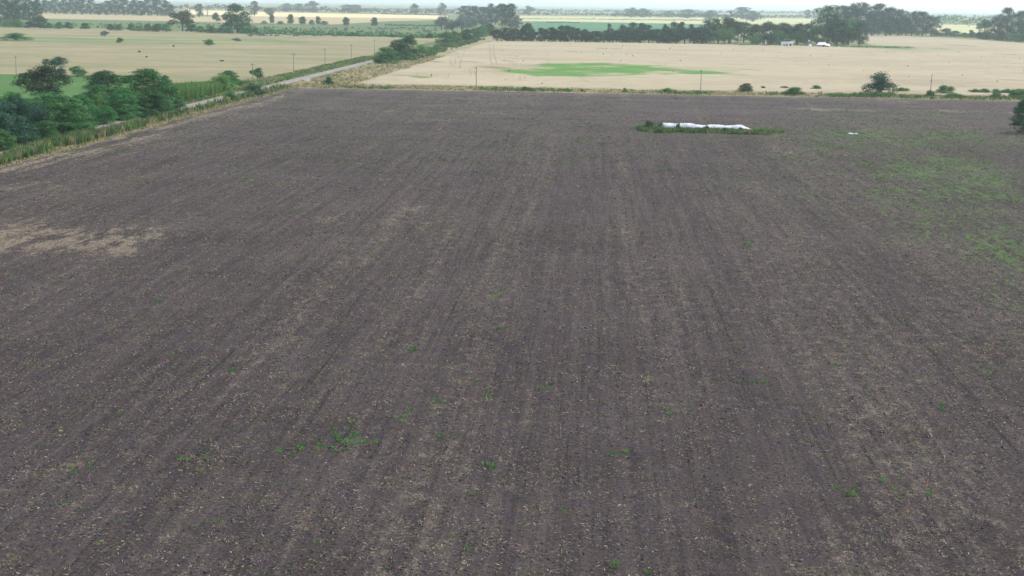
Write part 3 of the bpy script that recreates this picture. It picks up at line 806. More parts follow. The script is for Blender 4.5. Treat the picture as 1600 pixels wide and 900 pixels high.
# ------------------------------------------------------------------ margin shrubs between the fields
for x, y, w, h, kn, m, t in [
    (1374, 147, 52, 37, 'bush', 'blue', 'largest bush on the field margin, dark grey green with pale sprays'),
    (1368, 151, 20, 9, 'bush', 'mid', 'low green bush at the foot of the largest margin bush'),
    (1409, 145, 24, 9, 'bush', 'lime', 'low light green bush just beyond the largest margin bush'),
    (1165, 143.5, 28, 14, 'dome', 'dark', 'dark rounded bush near the middle power pole'),
    (1192, 140, 12, 6, 'bush', 'olive', 'small olive bush beside the dark rounded one'),
    (1226, 139.5, 16, 6, 'bush', 'dark', 'small dark bush on the wheat edge behind a green one'),
    (1242, 149, 34, 14, 'bush', 'mid', 'vivid green bush low on the ploughed field edge'),
    (1275, 141, 20, 9, 'bush', 'lime', 'thin yellowish bush on the wheat edge'),
    (1335, 150, 9, 7, 'bush', 'lime', 'tiny light bush between two margin bushes'),
    (1475, 148, 32, 16, 'bush', 'mid', 'rounded green bush beside the last power pole'),
    (1453, 152, 22, 12, 'bush', 'dark', 'dark bush in front of the last power pole'),
    (1490, 153, 30, 9, 'bush', 'mid', 'low spreading bush before the rounded green one'),
    (1555, 153.5, 18, 11, 'bush', 'mid', 'green bush before the low even hedgerow'),
    (1583, 152, 18, 14, 'bush', 'lime', 'light green bush at the edge end of the margin'),
    (1598, 153, 26, 16, 'bush', 'lime', 'light bush partly hidden by the picture edge'),
    (820, 142.5, 11, 8, 'bush', 'mid', 'first of two small bushes on the plain stretch of margin'),
    (831, 142.5, 11, 6, 'bush', 'mid', 'second of two small bushes on the plain stretch of margin'),
    (886, 143, 8, 7, 'bush', 'lime', 'tiny yellow green bush alone on the margin'),
    (909, 143.5, 6, 5, 'bush', 'mid', 'tiniest green bush on the margin'),
    (976, 144.5, 9, 8, 'bush', 'mid', 'small upright bush midway along the margin'),
    (1043, 145, 20, 9, 'bush', 'lime', 'light wide bush near the middle power pole'),
    (1055, 146.5, 5, 5, 'bush', 'dark', 'tiny dark bush touching the light wide one'),
    (847, 133, 6, 4, 'bush', 'olive', 'tiny brown bush on the front wheat edge'),
    (1601, 208, 46, 56, 'dome', 'dark', 'large dark tree on the ploughed field at the picture edge')]:
    plant(kn, m, x, y, w, h, t, 'tree' if w == 46 else 'shrub', None if w == 46 else 'bushes on the field margin')
for i, (x, w, h) in enumerate([(1523, 20, 9), (1538, 24, 9), (1556, 24, 9), (1574, 24, 10), (1592, 24, 10)]):
    plant('bush', 'mid', x, 146.5 + (x - 1523) * .02, w, h, '%s bush of the low even hedgerow at the wheat edge' % ORD[i], 'shrub', 'low even hedgerow at the wheat edge')

# ------------------------------------------------------------------ shrubs on the pasture and trees beyond it
for x, y, w, h, kn, m, t in [
    (25, 63, 50, 13, 'bush', 'mid', 'long low green thicket lying on the dry pasture'),
    (163.5, 56.5, 15, 10, 'bush', 'grey', 'small pale bush on the far edge of the pasture'),
    (187, 67, 13, 9, 'bush', 'mid', 'small green bush on the green pasture band'),
    (327, 70.5, 22, 10, 'bush', 'mid', 'round green bush alone on the green pasture band'),
    (370, 64.5, 16, 6, 'bush', 'grey', 'faint grey bush beyond the round green one'),
    (218, 82, 5, 3, 'bush', 'dark', 'dark speck bush on the open pasture'),
    (271, 73, 5, 3, 'bush', 'dark', 'dark tussock on the pasture next to the green band'),
    (347, 96, 8, 3, 'bush', 'dark', 'flat dark tussock nearest the road on the pasture'),
    (229, 90, 4, 3, 'bush', 'olive', 'tiniest tussock on the open pasture')]:
    plant(kn, m, x, y, w, h, t, 'shrub', 'bushes on the dry pasture')
for i, (x, y, w, h, m) in enumerate([(-4, 42, 20, 12, 'mid'), (12, 42.5, 20, 13, 'mid'), (28, 43, 22, 14, 'mid'), (46, 43.5, 18, 11, 'blue'), (62, 44, 34, 19, 'dark'), (78, 44.5, 16, 9, 'mid'), (92, 45, 16, 11, 'mid'), (107, 45, 16, 11, 'dark'), (133, 45.5, 16, 10, 'dark'), (173, 47, 16, 10, 'dark'), (185, 47.5, 18, 10, 'mid'), (205, 48, 16, 11, 'mid'), (217, 48.5, 16, 9, 'mid'), (231, 49, 18, 12, 'dark'), (245, 49.5, 20, 13, 'dark'), (260, 49.5, 18, 13, 'mid'), (299, 49.5, 20, 12, 'dark'), (314, 51, 20, 11, 'lime'), (330, 51.5, 22, 12, 'mid'), (345, 52, 18, 10, 'dark'), (358, 52, 18, 11, 'mid'), (388, 52.5, 20, 10, 'mid'), (400, 52.5, 18, 9, 'mid')]):
    plant('dome', m, x, y, w, h, '%s bush of the pasture end thicket line, counted from the large blue grove' % ORD[i], 'shrub', 'thicket line at the pasture end')
plant('row', 'olive', 285, 48.5, 42, 35, 'dark spreading tree in the thicket line, lower of the two big ones')
plant('row', 'dark', 371, 51.5, 52, 47, 'tallest spreading tree in the thicket line, with gaps in its crown')
for i, (x, y, w, h) in enumerate([(-8, 35, 36, 48), (12, 35, 36, 46), (30, 35, 34, 46), (46, 35, 30, 44), (58, 34.5, 24, 38), (20, 37, 30, 34)]):
    plant('euc', 'blue', x, y, w, h, '%s tall tree of the large blue grove, counted from the picture edge' % ORD[i], 'tree', 'large blue grove over the pasture')
for i, (x, y, w, h) in enumerate([(72, 21, 22, 22), (86, 22, 24, 24), (100, 22, 24, 25), (114, 22.5, 24, 26), (128, 23, 24, 26), (142, 23, 22, 25), (155, 23.5, 20, 19), (168, 24, 22, 24), (180, 24, 22, 26), (194, 24.5, 24, 27), (208, 24.5, 22, 27), (220, 25, 22, 25), (232, 25, 24, 28), (246, 25.5, 24, 28), (260, 25.5, 22, 27), (268, 26, 14, 20)]):
    plant('euc', 'blue', x, y, w, h, '%s tree of the long blue wood, counted from the large blue grove' % ORD[i], 'tree', 'long blue wood behind the stubble')
for x, y, w, h, kn, m, t in [
    (312, 27, 15, 22, 'euc', 'blue', 'ragged blue tree on the stubble between two big trees'),
    (338, 34, 14, 15, 'round', 'blue', 'small round tree beside the tallest thicket tree'),
    (398, 25, 18, 24, 'euc', 'blue', 'blue tree behind the tallest thicket tree'),
    (421, 24.5, 18, 13, 'round', 'blue', 'forked blue tree above the start of the column trees'),
    (425, 36.5, 9, 15, 'column', 'dark', 'narrow dark tree under the forked blue one'),
    (454, 37.5, 12, 16, 'column', 'dark', 'tallest of the column trees on the marsh edge'),
    (472.5, 38, 13, 13, 'column', 'dark', 'squat column tree on the marsh edge'),
    (487, 38.5, 11, 8, 'dome', 'mid', 'small bush before the third column tree'),
    (497, 38, 10, 13, 'column', 'dark', 'slim column tree with bushes on both sides'),
    (507, 38.5, 14, 6, 'dome', 'dark', 'flat bush next to the slim column tree'),
    (541, 40, 12, 14, 'column', 'dark', 'lone column tree between wide gaps on the marsh edge'),
    (585, 40.5, 13, 14, 'column', 'dark', 'last column tree nearest the willow clump'),
    (413, 37, 11, 5, 'dome', 'mid', 'low bush before the narrow dark tree'),
    (438, 37.5, 13, 5, 'dome', 'mid', 'low bush between the first two column trees'),
    (648, 22.5, 17, 18, 'round', 'blue', 'round pale tree on the horizon over the golden field'),
    (690, 23.5, 17, 20, 'round', 'grey', 'yellowish round tree on the horizon beside the tall grove'),
    (826, 24, 22, 16, 'round', 'grey', 'pale round tree on the horizon just past the tall grove'),
    (488, 19.5, 28, 19, 'round', 'grey', 'large yellowish pale tree behind the golden field'),
    (448, 18.5, 26, 14, 'euc', 'blue', 'pale blue tree at the start of the wood behind the golden field'),
    (467, 19, 22, 14, 'euc', 'blue', 'pale blue tree beside the large yellowish one'),
    (545, 20.5, 30, 14, 'euc', 'blue', 'broad pale blue tree past the large yellowish one'),
    (558, 21, 24, 14, 'euc', 'grey', 'greyish pale tree next to the broad pale blue one'),
    (986, 27, 24, 16, 'euc', 'blue', 'first pale tree of the far wood above the windbreak'),
    (1004, 27.5, 26, 15, 'euc', 'blue', 'second pale tree of the far wood above the windbreak'),
    (1045, 27.5, 20, 11, 'euc', 'blue', 'third pale tree of the far wood above the windbreak'),
    (1075, 29, 34, 15, 'euc', 'blue', 'wide pale tree of the far wood above the windbreak'),
    (1108, 33, 28, 18, 'euc', 'grey', 'yellowish pale tree behind the low farm grove'),
    (1160, 30, 40, 20, 'euc', 'blue', 'highest pale tree behind the farm grove'),
    (1176, 34, 26, 18, 'round', 'grey', 'yellowish pale round tree behind the farm grove'),
    (1262, 29.5, 14, 15, 'euc', 'blue', 'faint tree on the horizon beside the ragged tall one')]:
    plant(kn, m, x, y, w, h, t, 'shrub' if h < 9 else 'tree')

# bare dead tree
p, wm, hm = size_at(324, 26, 9, 17)
dt = tag(link('dead_tree', None, None, (p[0], p[1], 0)), 'bare dead tree on the stubble beside the ragged blue tree', 'tree')
mb = MB(); mb.tube([(0, 0, -.2), (.2, 0, hm * .3), (0, .2, hm * .6), (.3, 0, hm)], [.9, .7, .5, .15], 7); mb.build('trunk', BARK_PALE, dt)
for k in range(6):
    a = k * 2.1; z = hm * (.35 + .09 * k)
    MB().tube([(0.1, 0, z), (math.cos(a) * wm * .3, math.sin(a) * wm * .3, z + hm * .14), (math.cos(a) * wm * .5, math.sin(a) * wm * .5, z + hm * .34)], [.45, .3, .1], 5).build('branch', BARK_PALE, dt)

# ------------------------------------------------------------------ far woods that read as one mass
def far_wood(name, spec, label, mat, seed, per=110, step=None):
    """spec: rows (x, y_base, h) along the wood in photo positions"""
    rng = np.random.default_rng(seed)
    VV = []; FF = []; AA = []; off = 0
    xs_ = [s[0] for s in spec]
    x = xs_[0]
    while x < xs_[-1]:
        yb = np.interp(x, xs_, [s[1] for s in spec]); h = np.interp(x, xs_, [s[2] for s in spec]) * rng.uniform(.55, 1.15)
        p, wm, hm = size_at(x, yb + rng.uniform(-.5, .3), h * rng.uniform(.9, 1.7), h)
        L = [(rng.uniform(-.25, .25), rng.uniform(-.25, .25), rng.uniform(.3, .72), rng.uniform(.2, .34), rng.uniform(.2, .34), rng.uniform(.18, .3)) for k in range(5)]
        V, F, v = crown(L, 5, per / 25, .19, .15, rng, flat=.7)
        V = V * np.array([wm, wm, hm]) + np.array([p[0], p[1], 0])
        VV.append(V); FF.append(F + off); AA.append(v); off += len(V)
        x += max(1.5, h * rng.uniform(.35, .8))
    me = mesh_np(name, np.concatenate(VV), np.concatenate(FF), [LM[mat]], {'v': np.concatenate(AA)})
    return kind(link(name, me), 'stuff', label)
far_wood('distant_wood', [(425, 18.5, 9), (520, 20, 10), (610, 21.5, 8), (720, 23.5, 8)], 'pale far wood behind the golden field', 'blue', 1)
far_wood('distant_wood', [(270, 15, 9), (330, 16.5, 10), (430, 18, 8)], 'hazy wood far behind the two big thicket trees', 'blue', 2)
far_wood('distant_wood', [(560, 16.8, 5), (800, 19, 6), (1000, 20.5, 6), (1270, 22.5, 6)], 'faint bluish tree line along the horizon', 'blue', 3)
far_wood('distant_wood', [(812, 24, 6), (900, 25, 7), (980, 26, 6), (1100, 27.5, 7), (1180, 28.5, 6), (1275, 29, 7)], 'pale hedgerow trees beyond the far yellow fields', 'blue', 4)
far_wood('distant_wood', [(960, 27.5, 12), (1010, 28, 12), (1060, 28.5, 10), (1120, 30, 13), (1190, 32, 13)], 'hazy blue wood above the windbreak', 'blue', 5)
far_wood('distant_wood', [(1462, 40, 16), (1500, 41, 18), (1540, 43, 18), (1600, 45, 16)], 'hazy green wood between the lower grove and the ragged trees', 'mid', 6)
far_wood('distant_wood', [(1440, 30, 8), (1620, 33, 9)], 'faint wood on the horizon over the wheat corner', 'blue', 7)
far_wood('distant_hedge', [(800, 30.0, 2.2), (900, 30.6, 2.2), (1010, 32.2, 2.5), (1110, 33, 3)], 'brownish hedge line between far yellow fields', 'olive', 8)
far_wood('distant_hedge', [(596, 23, 3), (700, 25, 3)], 'dark low hedge closing the golden field', 'blue', 9)
far_wood('distant_hedge', [(855, 36.5, 3), (880, 36, 3.5), (905, 36.6, 3)], 'low bushes on the blue green field', 'blue', 10)
far_wood('distant_hedge', [(602, 40.5, 4), (640, 41.5, 4), (690, 43, 5)], 'low dark bushes on the marsh beside the willows', 'dark', 12)

# ------------------------------------------------------------------ grasses, reeds, scrub, litter (nobody could count them)
def tufts(name, pos, hts, cols, label, blades=10, spread=.25, width=.07, rng=RNG, lean=.35, parent=None):
    n = len(pos)
    P = np.repeat(pos, blades, 0); H = np.repeat(hts, blades) * rng.uniform(.55, 1.15, n * blades)
    Cc = np.repeat(cols, blades, 0) * rng.uniform(.75, 1.25, (n * blades, 1))
    m = n * blades
    a = rng.uniform(0, 6.283, m); r = np.sqrt(rng.random(m)) * spread * (H / max(1e-6, np.mean(H)))
    bx = P[:, 0] + np.cos(a) * r; by = P[:, 1] + np.sin(a) * r; bz = P[:, 2] if P.shape[1] > 2 else np.zeros(m)
    a2 = rng.uniform(0, 6.283, m); w = width * rng.uniform(.6, 1.4, m)
    dx, dy = np.cos(a2) * w / 2, np.sin(a2) * w / 2
    la = a + rng.normal(0, .8, m); ll = lean * H * rng.uniform(.2, 1.2, m)
    tx, ty = bx + np.cos(la) * ll, by + np.sin(la) * ll
    mx, my = bx + np.cos(la) * ll * .3, by + np.sin(la) * ll * .3
    V = np.stack([np.stack([bx - dx * .6, by - dy * .6, bz - .02], -1), np.stack([bx + dx * .6, by + dy * .6, bz - .02], -1),
                  np.stack([mx + dx, my + dy, bz + H * .6], -1), np.stack([tx, ty, bz + H], -1), np.stack([mx - dx, my - dy, bz + H * .6], -1)], 1).reshape(-1, 3)
    F = np.arange(m * 5).reshape(m, 5)
    me = mesh_np(name, V, F, [GRASS], colors=np.clip(np.repeat(Cc, 5, 0), 0, 1))
    return kind(link(name, me, parent), 'stuff', label)

G_GREEN = np.array([.10, .19, .06]); G_DARK = np.array([.06, .13, .05]); G_DRY = np.array([.40, .32, .18]); G_LIME = np.array([.14, .25, .06]); G_STRAW = np.array([.50, .42, .28])
def mixcol(n, pal, wts, rng=RNG):
    i = rng.choice(len(pal), n, p=np.array(wts) / sum(wts)); return np.array(pal)[i] * rng.uniform(.8, 1.2, (n, 1))
def scatter(n, x0, x1, y0, y1, dens=None, rng=RNG):
    x = rng.uniform(x0, x1, n); y = rng.uniform(y0, y1, n)
    if dens is not None:
        k = rng.random(n) < dens(x, y); x, y = x[k], y[k]
    return np.stack([x, y], -1)

# tall green weeds on the verge between road and field (clumped), dry grass under them
def vd(x, y):
    return smooth(.46, .60, fbm(x * .3, y * .042 + 3)) * (1 - .75 * smooth(330, 460, y)) + .05
pos = scatter(8000, -111.6, -106.6, 215, 513, vd)
tufts('tall_verge_grass', pos, RNG.uniform(1.0, 2.2, len(pos)), mixcol(len(pos), [G_GREEN, G_DARK, G_LIME, G_DRY], [5, 2, 2, 2]), 'tall green weeds standing on the verge beside the ploughed field', 13, .30, .10, lean=.15)
pos = scatter(7500, -112.6, -105.2, 205, 520)
tufts('dry_verge_grass', pos, RNG.uniform(.2, .6, len(pos)), mixcol(len(pos), [G_DRY, G_STRAW, G_GREEN, G_LIME], [5, 3, 3, 1]), 'short dry grass on the verge beside the ploughed field', 6, .4, .13)
pos = scatter(11000, -130, -118.6, 205, 820, lambda x, y: .25 + .75 * smooth(.35, .6, fbm(x * .25, y * .05)))
tufts('green_verge_grass', pos, RNG.uniform(.2, .85, len(pos)) ** 1.2, mixcol(len(pos), [G_GREEN, G_DARK, G_LIME, G_DRY], [5, 3, 2.5, 2.5]), 'green grass between the road and the hedge', 6, .5, .16)
pos = scatter(5200, -112, -86, 516, 850, lambda x, y: .35 + .6 * smooth(.45, .65, fbm(x * .06, y * .03)))
tufts('dry_verge_grass', pos, RNG.uniform(.25, .8, len(pos)), mixcol(len(pos), [G_DRY, G_STRAW, G_GREEN], [5, 3, 3]), 'dry grass between the road and the wheat', 9, .5, .14)
pos = scatter(5600, -112, -88, 740, 1250, lambda x, y: smooth(-94, -106, x) * smooth(.35, .55, fbm(x * .05 + 3, y * .015)))
tufts('verge_scrub', pos, RNG.uniform(.8, 2.4, len(pos)), mixcol(len(pos), [G_GREEN, G_DARK, G_LIME], [5, 4, 1]), 'green scrub along the road beside the wheat', 14, .9, .28)
# field margin
pos = scatter(9500, -105, 195, 515.3, 542, lambda x, y: .4 + .6 * smooth(.4, .62, fbm(x * .05, y * .08)))
tufts('margin_grass', pos, RNG.uniform(.2, .6, len(pos)), mixcol(len(pos), [G_DRY, G_GREEN, G_LIME, G_DARK, G_STRAW], [6, 2.2, 1.5, .6, 4]), 'mixed dry and green grass along the field margin', 6, .6, .17)
pos = scatter(1300, -103, 190, 515.5, 530, lambda x, y: smooth(.50, .66, fbm(x * .06 + 9, y * .05)))
tufts('margin_weeds', pos, RNG.uniform(.5, 1.2, len(pos)), mixcol(len(pos), [G_GREEN, G_LIME, G_DARK], [4, 3, 2]), 'green weeds along the ploughed field edge', 12, .5, .15)
pos = scatter(2200, 60, 195, 516, 533, lambda x, y: smooth(.44, .6, fbm(x * .08 + 2, y * .06)))
tufts('margin_weeds', pos, RNG.uniform(.5, 1.5, len(pos)), mixcol(len(pos), [G_GREEN, G_LIME, G_DARK], [4, 3, 2]), 'green weeds on the margin around the largest margin bush', 10, .7, .18)
# reed stand in the hedge
a0, a1 = ground_at(282, 160), ground_at(350, 140)
n = 2800; t = RNG.random(n)
pos = np.stack([a0[0] + (a1[0] - a0[0]) * t - RNG.uniform(0, 9, n), a0[1] + (a1[1] - a0[1]) * t + RNG.uniform(-4, 16, n)], -1)
tufts('reed_stand', pos, (4.6 - 2.4 * t) * RNG.uniform(.75, 1.1, n), mixcol(n, [G_GREEN, G_LIME, np.array([.13, .27, .07])], [2, 3, 4]), 'bright green reed stand at the hedge end', 13, .9, .13, lean=.3)
# low undergrowth in front of the hedge
pos = scatter(4000, -138, -127.5, 220, 545, lambda x, y: .3 + .7 * smooth(.4, .6, fbm(x * .1, y * .05)))
tufts('hedge_undergrowth', pos, RNG.uniform(.5, 1.3, len(pos)), mixcol(len(pos), [G_GREEN, G_DARK, G_LIME, G_DRY], [5, 4, 2, 1]), 'green undergrowth at the foot of the hedge', 9, .6, .17)
# thistles and weeds standing out of the wheat
pos = scatter(260, -82, 320, 548, 1240, lambda x, y: .3 + .7 * smooth(.4, .6, fbm(x * .03, y * .015)))
pos = pos[in_poly(pos[:, 0], pos[:, 1], WH)]
tufts('wheat_weeds', pos, RNG.uniform(.8, 1.7, len(pos)), mixcol(len(pos), [G_DARK, np.array([.2, .18, .10])], [1, 1.5]), 'scattered dark thistles standing in the wheat', 7, .22, .12, lean=.1)
# marsh tussocks and scrub
def quad_scrub(name, pos, hts, mat, label, seed, per=26):
    rng = np.random.default_rng(seed)
    VV = []; FF = []; AA = []; off = 0
    for (x, y), h in zip(pos, hts):
        m = per; w = h * rng.uniform(1.2, 2.6)
        d = rng.normal(size=(m, 3)); d /= np.linalg.norm(d, axis=1)[:, None]; d[:, 2] = np.abs(d[:, 2])
        c = d * rng.uniform(.4, 1, (m, 1)) * np.array([w * .5, w * .5, h]) + np.array([x, y, 0])
        V, F = leaf_quads(c, d, h * .55, rng)
        VV.append(V); FF.append(F + off); off += len(V); AA.append(np.repeat(np.clip(rng.normal(.5, .2) + rng.normal(0, .1, m), 0, 1), 4))
    me = mesh_np(name, np.concatenate(VV), np.concatenate(FF), [LM[mat]], {'v': np.concatenate(AA)})
    return kind(link(name, me), 'stuff', label)
pos = np.array([ground_at(x, y)[:2] for x, y in zip(RNG.uniform(380, 700, 420), RNG.uniform(43, 57, 420))])
quad_scrub('marsh_scrub', pos, RNG.uniform(.8, 2.4, len(pos)), 'grey', 'low green scrub covering the marshy strip', 31)
pos = np.array([ground_at(x, np.interp(x, [380, 560, 700], [52.3, 57, 60.5]) - abs(RNG.normal(0, 1.2)))[:2] for x in RNG.uniform(380, 690, 220)])
quad_scrub('marsh_scrub', pos, RNG.uniform(2.0, 4.5, len(pos)), 'mid', 'taller green scrub edging the dry pasture', 32)
pos = np.array([ground_at(x, y)[:2] for x, y in zip(RNG.uniform(-60, 400, 260), RNG.uniform(37, 43, 260))])
quad_scrub('marsh_scrub', pos, RNG.uniform(.8, 2.2, len(pos)), 'mid', 'sparse green scrub on the marsh behind the thicket line', 33)

# straw pieces, clods and seedlings on the ploughed field
def view_ok(x, y, margin=25):
    d = np.stack([x, y, np.zeros_like(x)], -1) - CAM
    z = d @ _fw
    px = 800 + FPX * (d @ _rt) / z; py = 450 - FPX * (d @ _up) / z
    return (px > -margin) & (px < 1600 + margin) & (py < 900 + margin)
def straw_litter(name, n, x0, x1, y0, y1, label, dens, lmin, lmax, wd, seed):
    rng = np.random.default_rng(seed)
    p = scatter(n, x0, x1, y0, y1, lambda x, y: view_ok(x, y, 90) * dens(x, y), rng)
    m = len(p)
    z = soil_z(p[:, 0], p[:, 1]) + .02
    a = rng.uniform(0, math.pi, m); l = rng.uniform(lmin, lmax, m) * rng.uniform(.5, 1, m); w = wd * rng.uniform(.5, 1.5, m)
    tilt = rng.normal(0, .28, m)
    t = np.stack([np.cos(a) * np.cos(tilt), np.sin(a) * np.cos(tilt), np.sin(tilt)], -1); b = np.stack([-np.sin(a), np.cos(a), rng.normal(0, .5, m)], -1)
    c = np.stack([p[:, 0], p[:, 1], z + np.abs(np.sin(tilt)) * l * .5], -1)
    h = t * (l / 2)[:, None]; k = b * (w / 2)[:, None]
    V = np.stack([c - h - k, c + h - k, c + h + k, c - h + k], 1).reshape(-1, 3)
    F = np.arange(m * 4).reshape(m, 4)
    pal = np.array([[.37, .30, .215], [.26, .20, .14], [.35, .31, .25], [.17, .13, .09], [.22, .23, .13], [.28, .19, .14], [.17, .19, .11], [.15, .135, .13], [.12, .10, .10]])
    cols = pal[rng.integers(0, len(pal), m)] * rng.uniform(.6, 1.15, (m, 1))
    me = mesh_np(name, V, F, [STRAW], colors=np.repeat(cols, 4, 0))
    return kind(link(name, me), 'stuff', label)
def dstraw(x, y):
    s = f_straw(x, y)
    return np.clip(.10 + 1.0 * smooth(.43, .66, fbm(x * .9, y * .5, 5)) * (.7 + .4 * smooth(.3, .7, vnoise(x * .9, y * .01))) + .9 * s, 0, 1)
straw_litter('straw_litter', 640000, -92, 92, 66, 235, 'loose straw pieces lying on the near tilled soil', dstraw, .08, .30, .032, 41)
straw_litter('straw_litter', 260000, -105, 130, 235, 430, 'loose straw pieces lying on the farther tilled soil', lambda x, y: dstraw(x, y) * .8, .15, .5, .05, 42)

def clods(name, n, x0, x1, y0, y1, label, seed, smin, smax):
    rng = np.random.default_rng(seed)
    p = scatter(n, x0, x1, y0, y1, lambda x, y: view_ok(x, y, 60) * (.25 + .75 * smooth(.35, .65, fbm(x * .4 + 7, y * .25))), rng)
    m = len(p)
    base = np.array([(1, 0, 0), (0, 1, 0), (-1, 0, 0), (0, -1, 0), (0, 0, 1), (0, 0, -1)], float)
    tri = np.array([(0, 1, 4), (1, 2, 4), (2, 3, 4), (3, 0, 4), (1, 0, 5), (2, 1, 5), (3, 2, 5), (0, 3, 5)])
    s = smin + (smax - smin) * rng.random(m) ** 3
    V = base[None] * rng.uniform(.6, 1.4, (m, 6, 1)) + rng.normal(0, .15, (m, 6, 3))
    V[:, :, 2] *= .7
    V = V * s[:, None, None] / 2
    a = rng.uniform(0, 6.28, m); ca, sa = np.cos(a)[:, None], np.sin(a)[:, None]
    x = V[:, :, 0] * ca - V[:, :, 1] * sa + p[:, :1]; y = V[:, :, 0] * sa + V[:, :, 1] * ca + p[:, 1:]
    z = V[:, :, 2] + (soil_z(p[:, 0], p[:, 1]) + s * .12)[:, None]
    V = np.stack([x, y, z], -1).reshape(-1, 3)
    F = (tri[None] + (np.arange(m) * 6)[:, None, None]).reshape(-1, 3)
    cols = np.array([.085, .073, .076]) * rng.uniform(.7, 1.6, (m, 1)); cols[:, 0] *= rng.uniform(.95, 1.15, m)
    me = mesh_np(name, V, F, [STRAW], colors=np.repeat(cols, 6, 0))
    return kind(link(name, me), 'stuff', label)
clods('soil_clods', 42000, -75, 75, 66, 190, 'loose clods of dark earth on the near tilled soil', 51, .07, .26)

def seedlings(name, n, x0, x1, y0, y1, label, dens, seed, hmin, hmax, blades, spread, width):
    rng = np.random.default_rng(seed)
    p = scatter(n, x0, x1, y0, y1, lambda x, y: view_ok(x, y, 60) * dens(x, y), rng)
    p3 = np.concatenate([p, soil_z(p[:, 0], p[:, 1])[:, None]], 1)
    h = hmin + (hmax - hmin) * rng.random(len(p)) ** 2
    return tufts(name, p3, h, mixcol(len(p), [np.array([.09, .22, .055]), np.array([.08, .16, .055]), np.array([.14, .22, .07]), np.array([.17, .19, .09])], [3, 3, 3, 3], rng), label, blades, spread, width, rng, .7)
def dgreen(x, y):
    gsp = spots(x, y, GREEN_SPOTS)
    return np.clip((.30 * smooth(.46, .64, fbm(x * .3, y * .2)) + .06) * (.5 + smooth(.3, .7, fbm(x * .05, y * .03))) + gsp * smooth(.45, .68, fbm(x * .55, y * .3)) * 1.1, 0, 1)
seedlings('field_weeds', 42000, -92, 92, 66, 235, 'small green weeds sprouting on the near tilled soil', dgreen, 61, .05, .20, 9, .13, .05)
seedlings('field_weeds', 90000, -105, 130, 235, 500, 'green weeds sprouting on the farther tilled soil', lambda x, y: dgreen(x, y) * .8, 62, .08, .28, 7, .3, .11)
cl = []
for x, y, k in [(545, 690, 40), (470, 700, 16), (765, 620, 8), (635, 655, 9), (132, 732, 7), (370, 578, 5), (690, 632, 5), (1400, 762, 8), (1430, 765, 6), (1330, 768, 8), (975, 885, 8), (1050, 650, 5), (785, 512, 4), (248, 470, 5), (465, 330, 5), (1305, 572, 4), (310, 715, 10), (1170, 380, 10), (770, 460, 10), (640, 545, 8), (1180, 595, 8), (1470, 635, 8), (850, 605, 5), (700, 685, 6), (755, 730, 6), (970, 710, 6)]:
    c = ground_at(x, y)
    for i in range(max(3, int(k * .6))):
        cl.append((c[0] + RNG.normal(0, .13 * math.sqrt(k) + .1), c[1] + RNG.normal(0, .26 * math.sqrt(k) + .2)))
cl = np.array(cl); cl3 = np.concatenate([cl, soil_z(cl[:, 0], cl[:, 1])[:, None]], 1)
tufts('field_weeds', cl3, RNG.uniform(.12, .3, len(cl)), mixcol(len(cl), [np.array([.10, .30, .06]), np.array([.07, .22, .06]), np.array([.16, .33, .08])], [4, 3, 2]), 'bright green weed clumps on the tilled soil', 14, .2, .055, lean=.8)

# ------------------------------------------------------------------ silage bag and plastic sheets
def bag_mat():
    q = NT('white_bag_plastic'); P = q.obj()
    v = q.noise(q.scale(P, (0.35, 1.0, 1.0)), 1.2, 5, 0.6)
    c = q.mix(q.rng(v, .35, .7), (0.70, 0.73, 0.76), (0.56, 0.59, 0.61))
    st = q.rng(q.noise(q.scale(P, (1.5, 1.0, .6)), 1.0, 4), .6, .75)
    q.color(q.mix(q.math('MULTIPLY', st, .35), c, (0.40, 0.38, 0.33)))
    q.b.inputs['Roughness'].default_value = 0.38
    q.b.inputs['Specular IOR Level'].default_value = 0.4
    q.bump(q.noise(q.scale(P, (2.0, 1.0, 1.0)), 2.2, 4, .6), .08, .8)
    return q.m
BAG = bag_mat()
A, B = ground_at(1031, 203.5), ground_at(1182, 206.5)
Lb = float(np.hypot(*(B - A)[:2]))
rng = np.random.default_rng(8)
nu, nv = 120, 26
V = []
for i in range(nu + 1):
    t = i / nu; s = t * Lb
    end = min(1, t / .035) ** .5 * min(1, (1 - t) / .16) ** .75
    hgt = (1.55 + .16 * math.sin(t * 9) + .12 * math.sin(t * 23 + 1) - .25 * smooth(.55, .9, np.array(t))) * end + .03
    hw = (1.35 + .1 * math.sin(t * 13 + 2)) * (.35 + .65 * end)
    for j in range(nv + 1):
        a = math.pi * j / nv
        wr = 1 + .035 * math.sin(s * 2.6 + 3 * math.sin(a * 2)) + .02 * math.sin(s * 6.1 + a * 5) + rng.normal(0, .008)
        V.append((s, math.cos(a) * hw * wr, max(0.0, math.sin(a)) ** .75 * hgt * wr))
idx = np.arange((nu + 1) * (nv + 1)).reshape(nu + 1, nv + 1)
F = np.stack([idx[:-1, :-1], idx[:-1, 1:], idx[1:, 1:], idx[1:, :-1]], -1).reshape(-1, 4)
bag = tag(link('silage_bag', None, None, (A[0], A[1] + 1.2, 0.0)), 'long white plastic silage bag lying on the tilled field among weeds', 'silage bag')
bag.rotation_euler = (0, 0, math.atan2(B[1] - A[1], B[0] - A[0]))
link('bag_body', mesh_np('bag_body', np.array(V), F, [BAG], smooth_shade=True), bag)
BLACKP = plain('black_plastic', (0.03, 0.032, 0.036), .3, 2.0, .4)
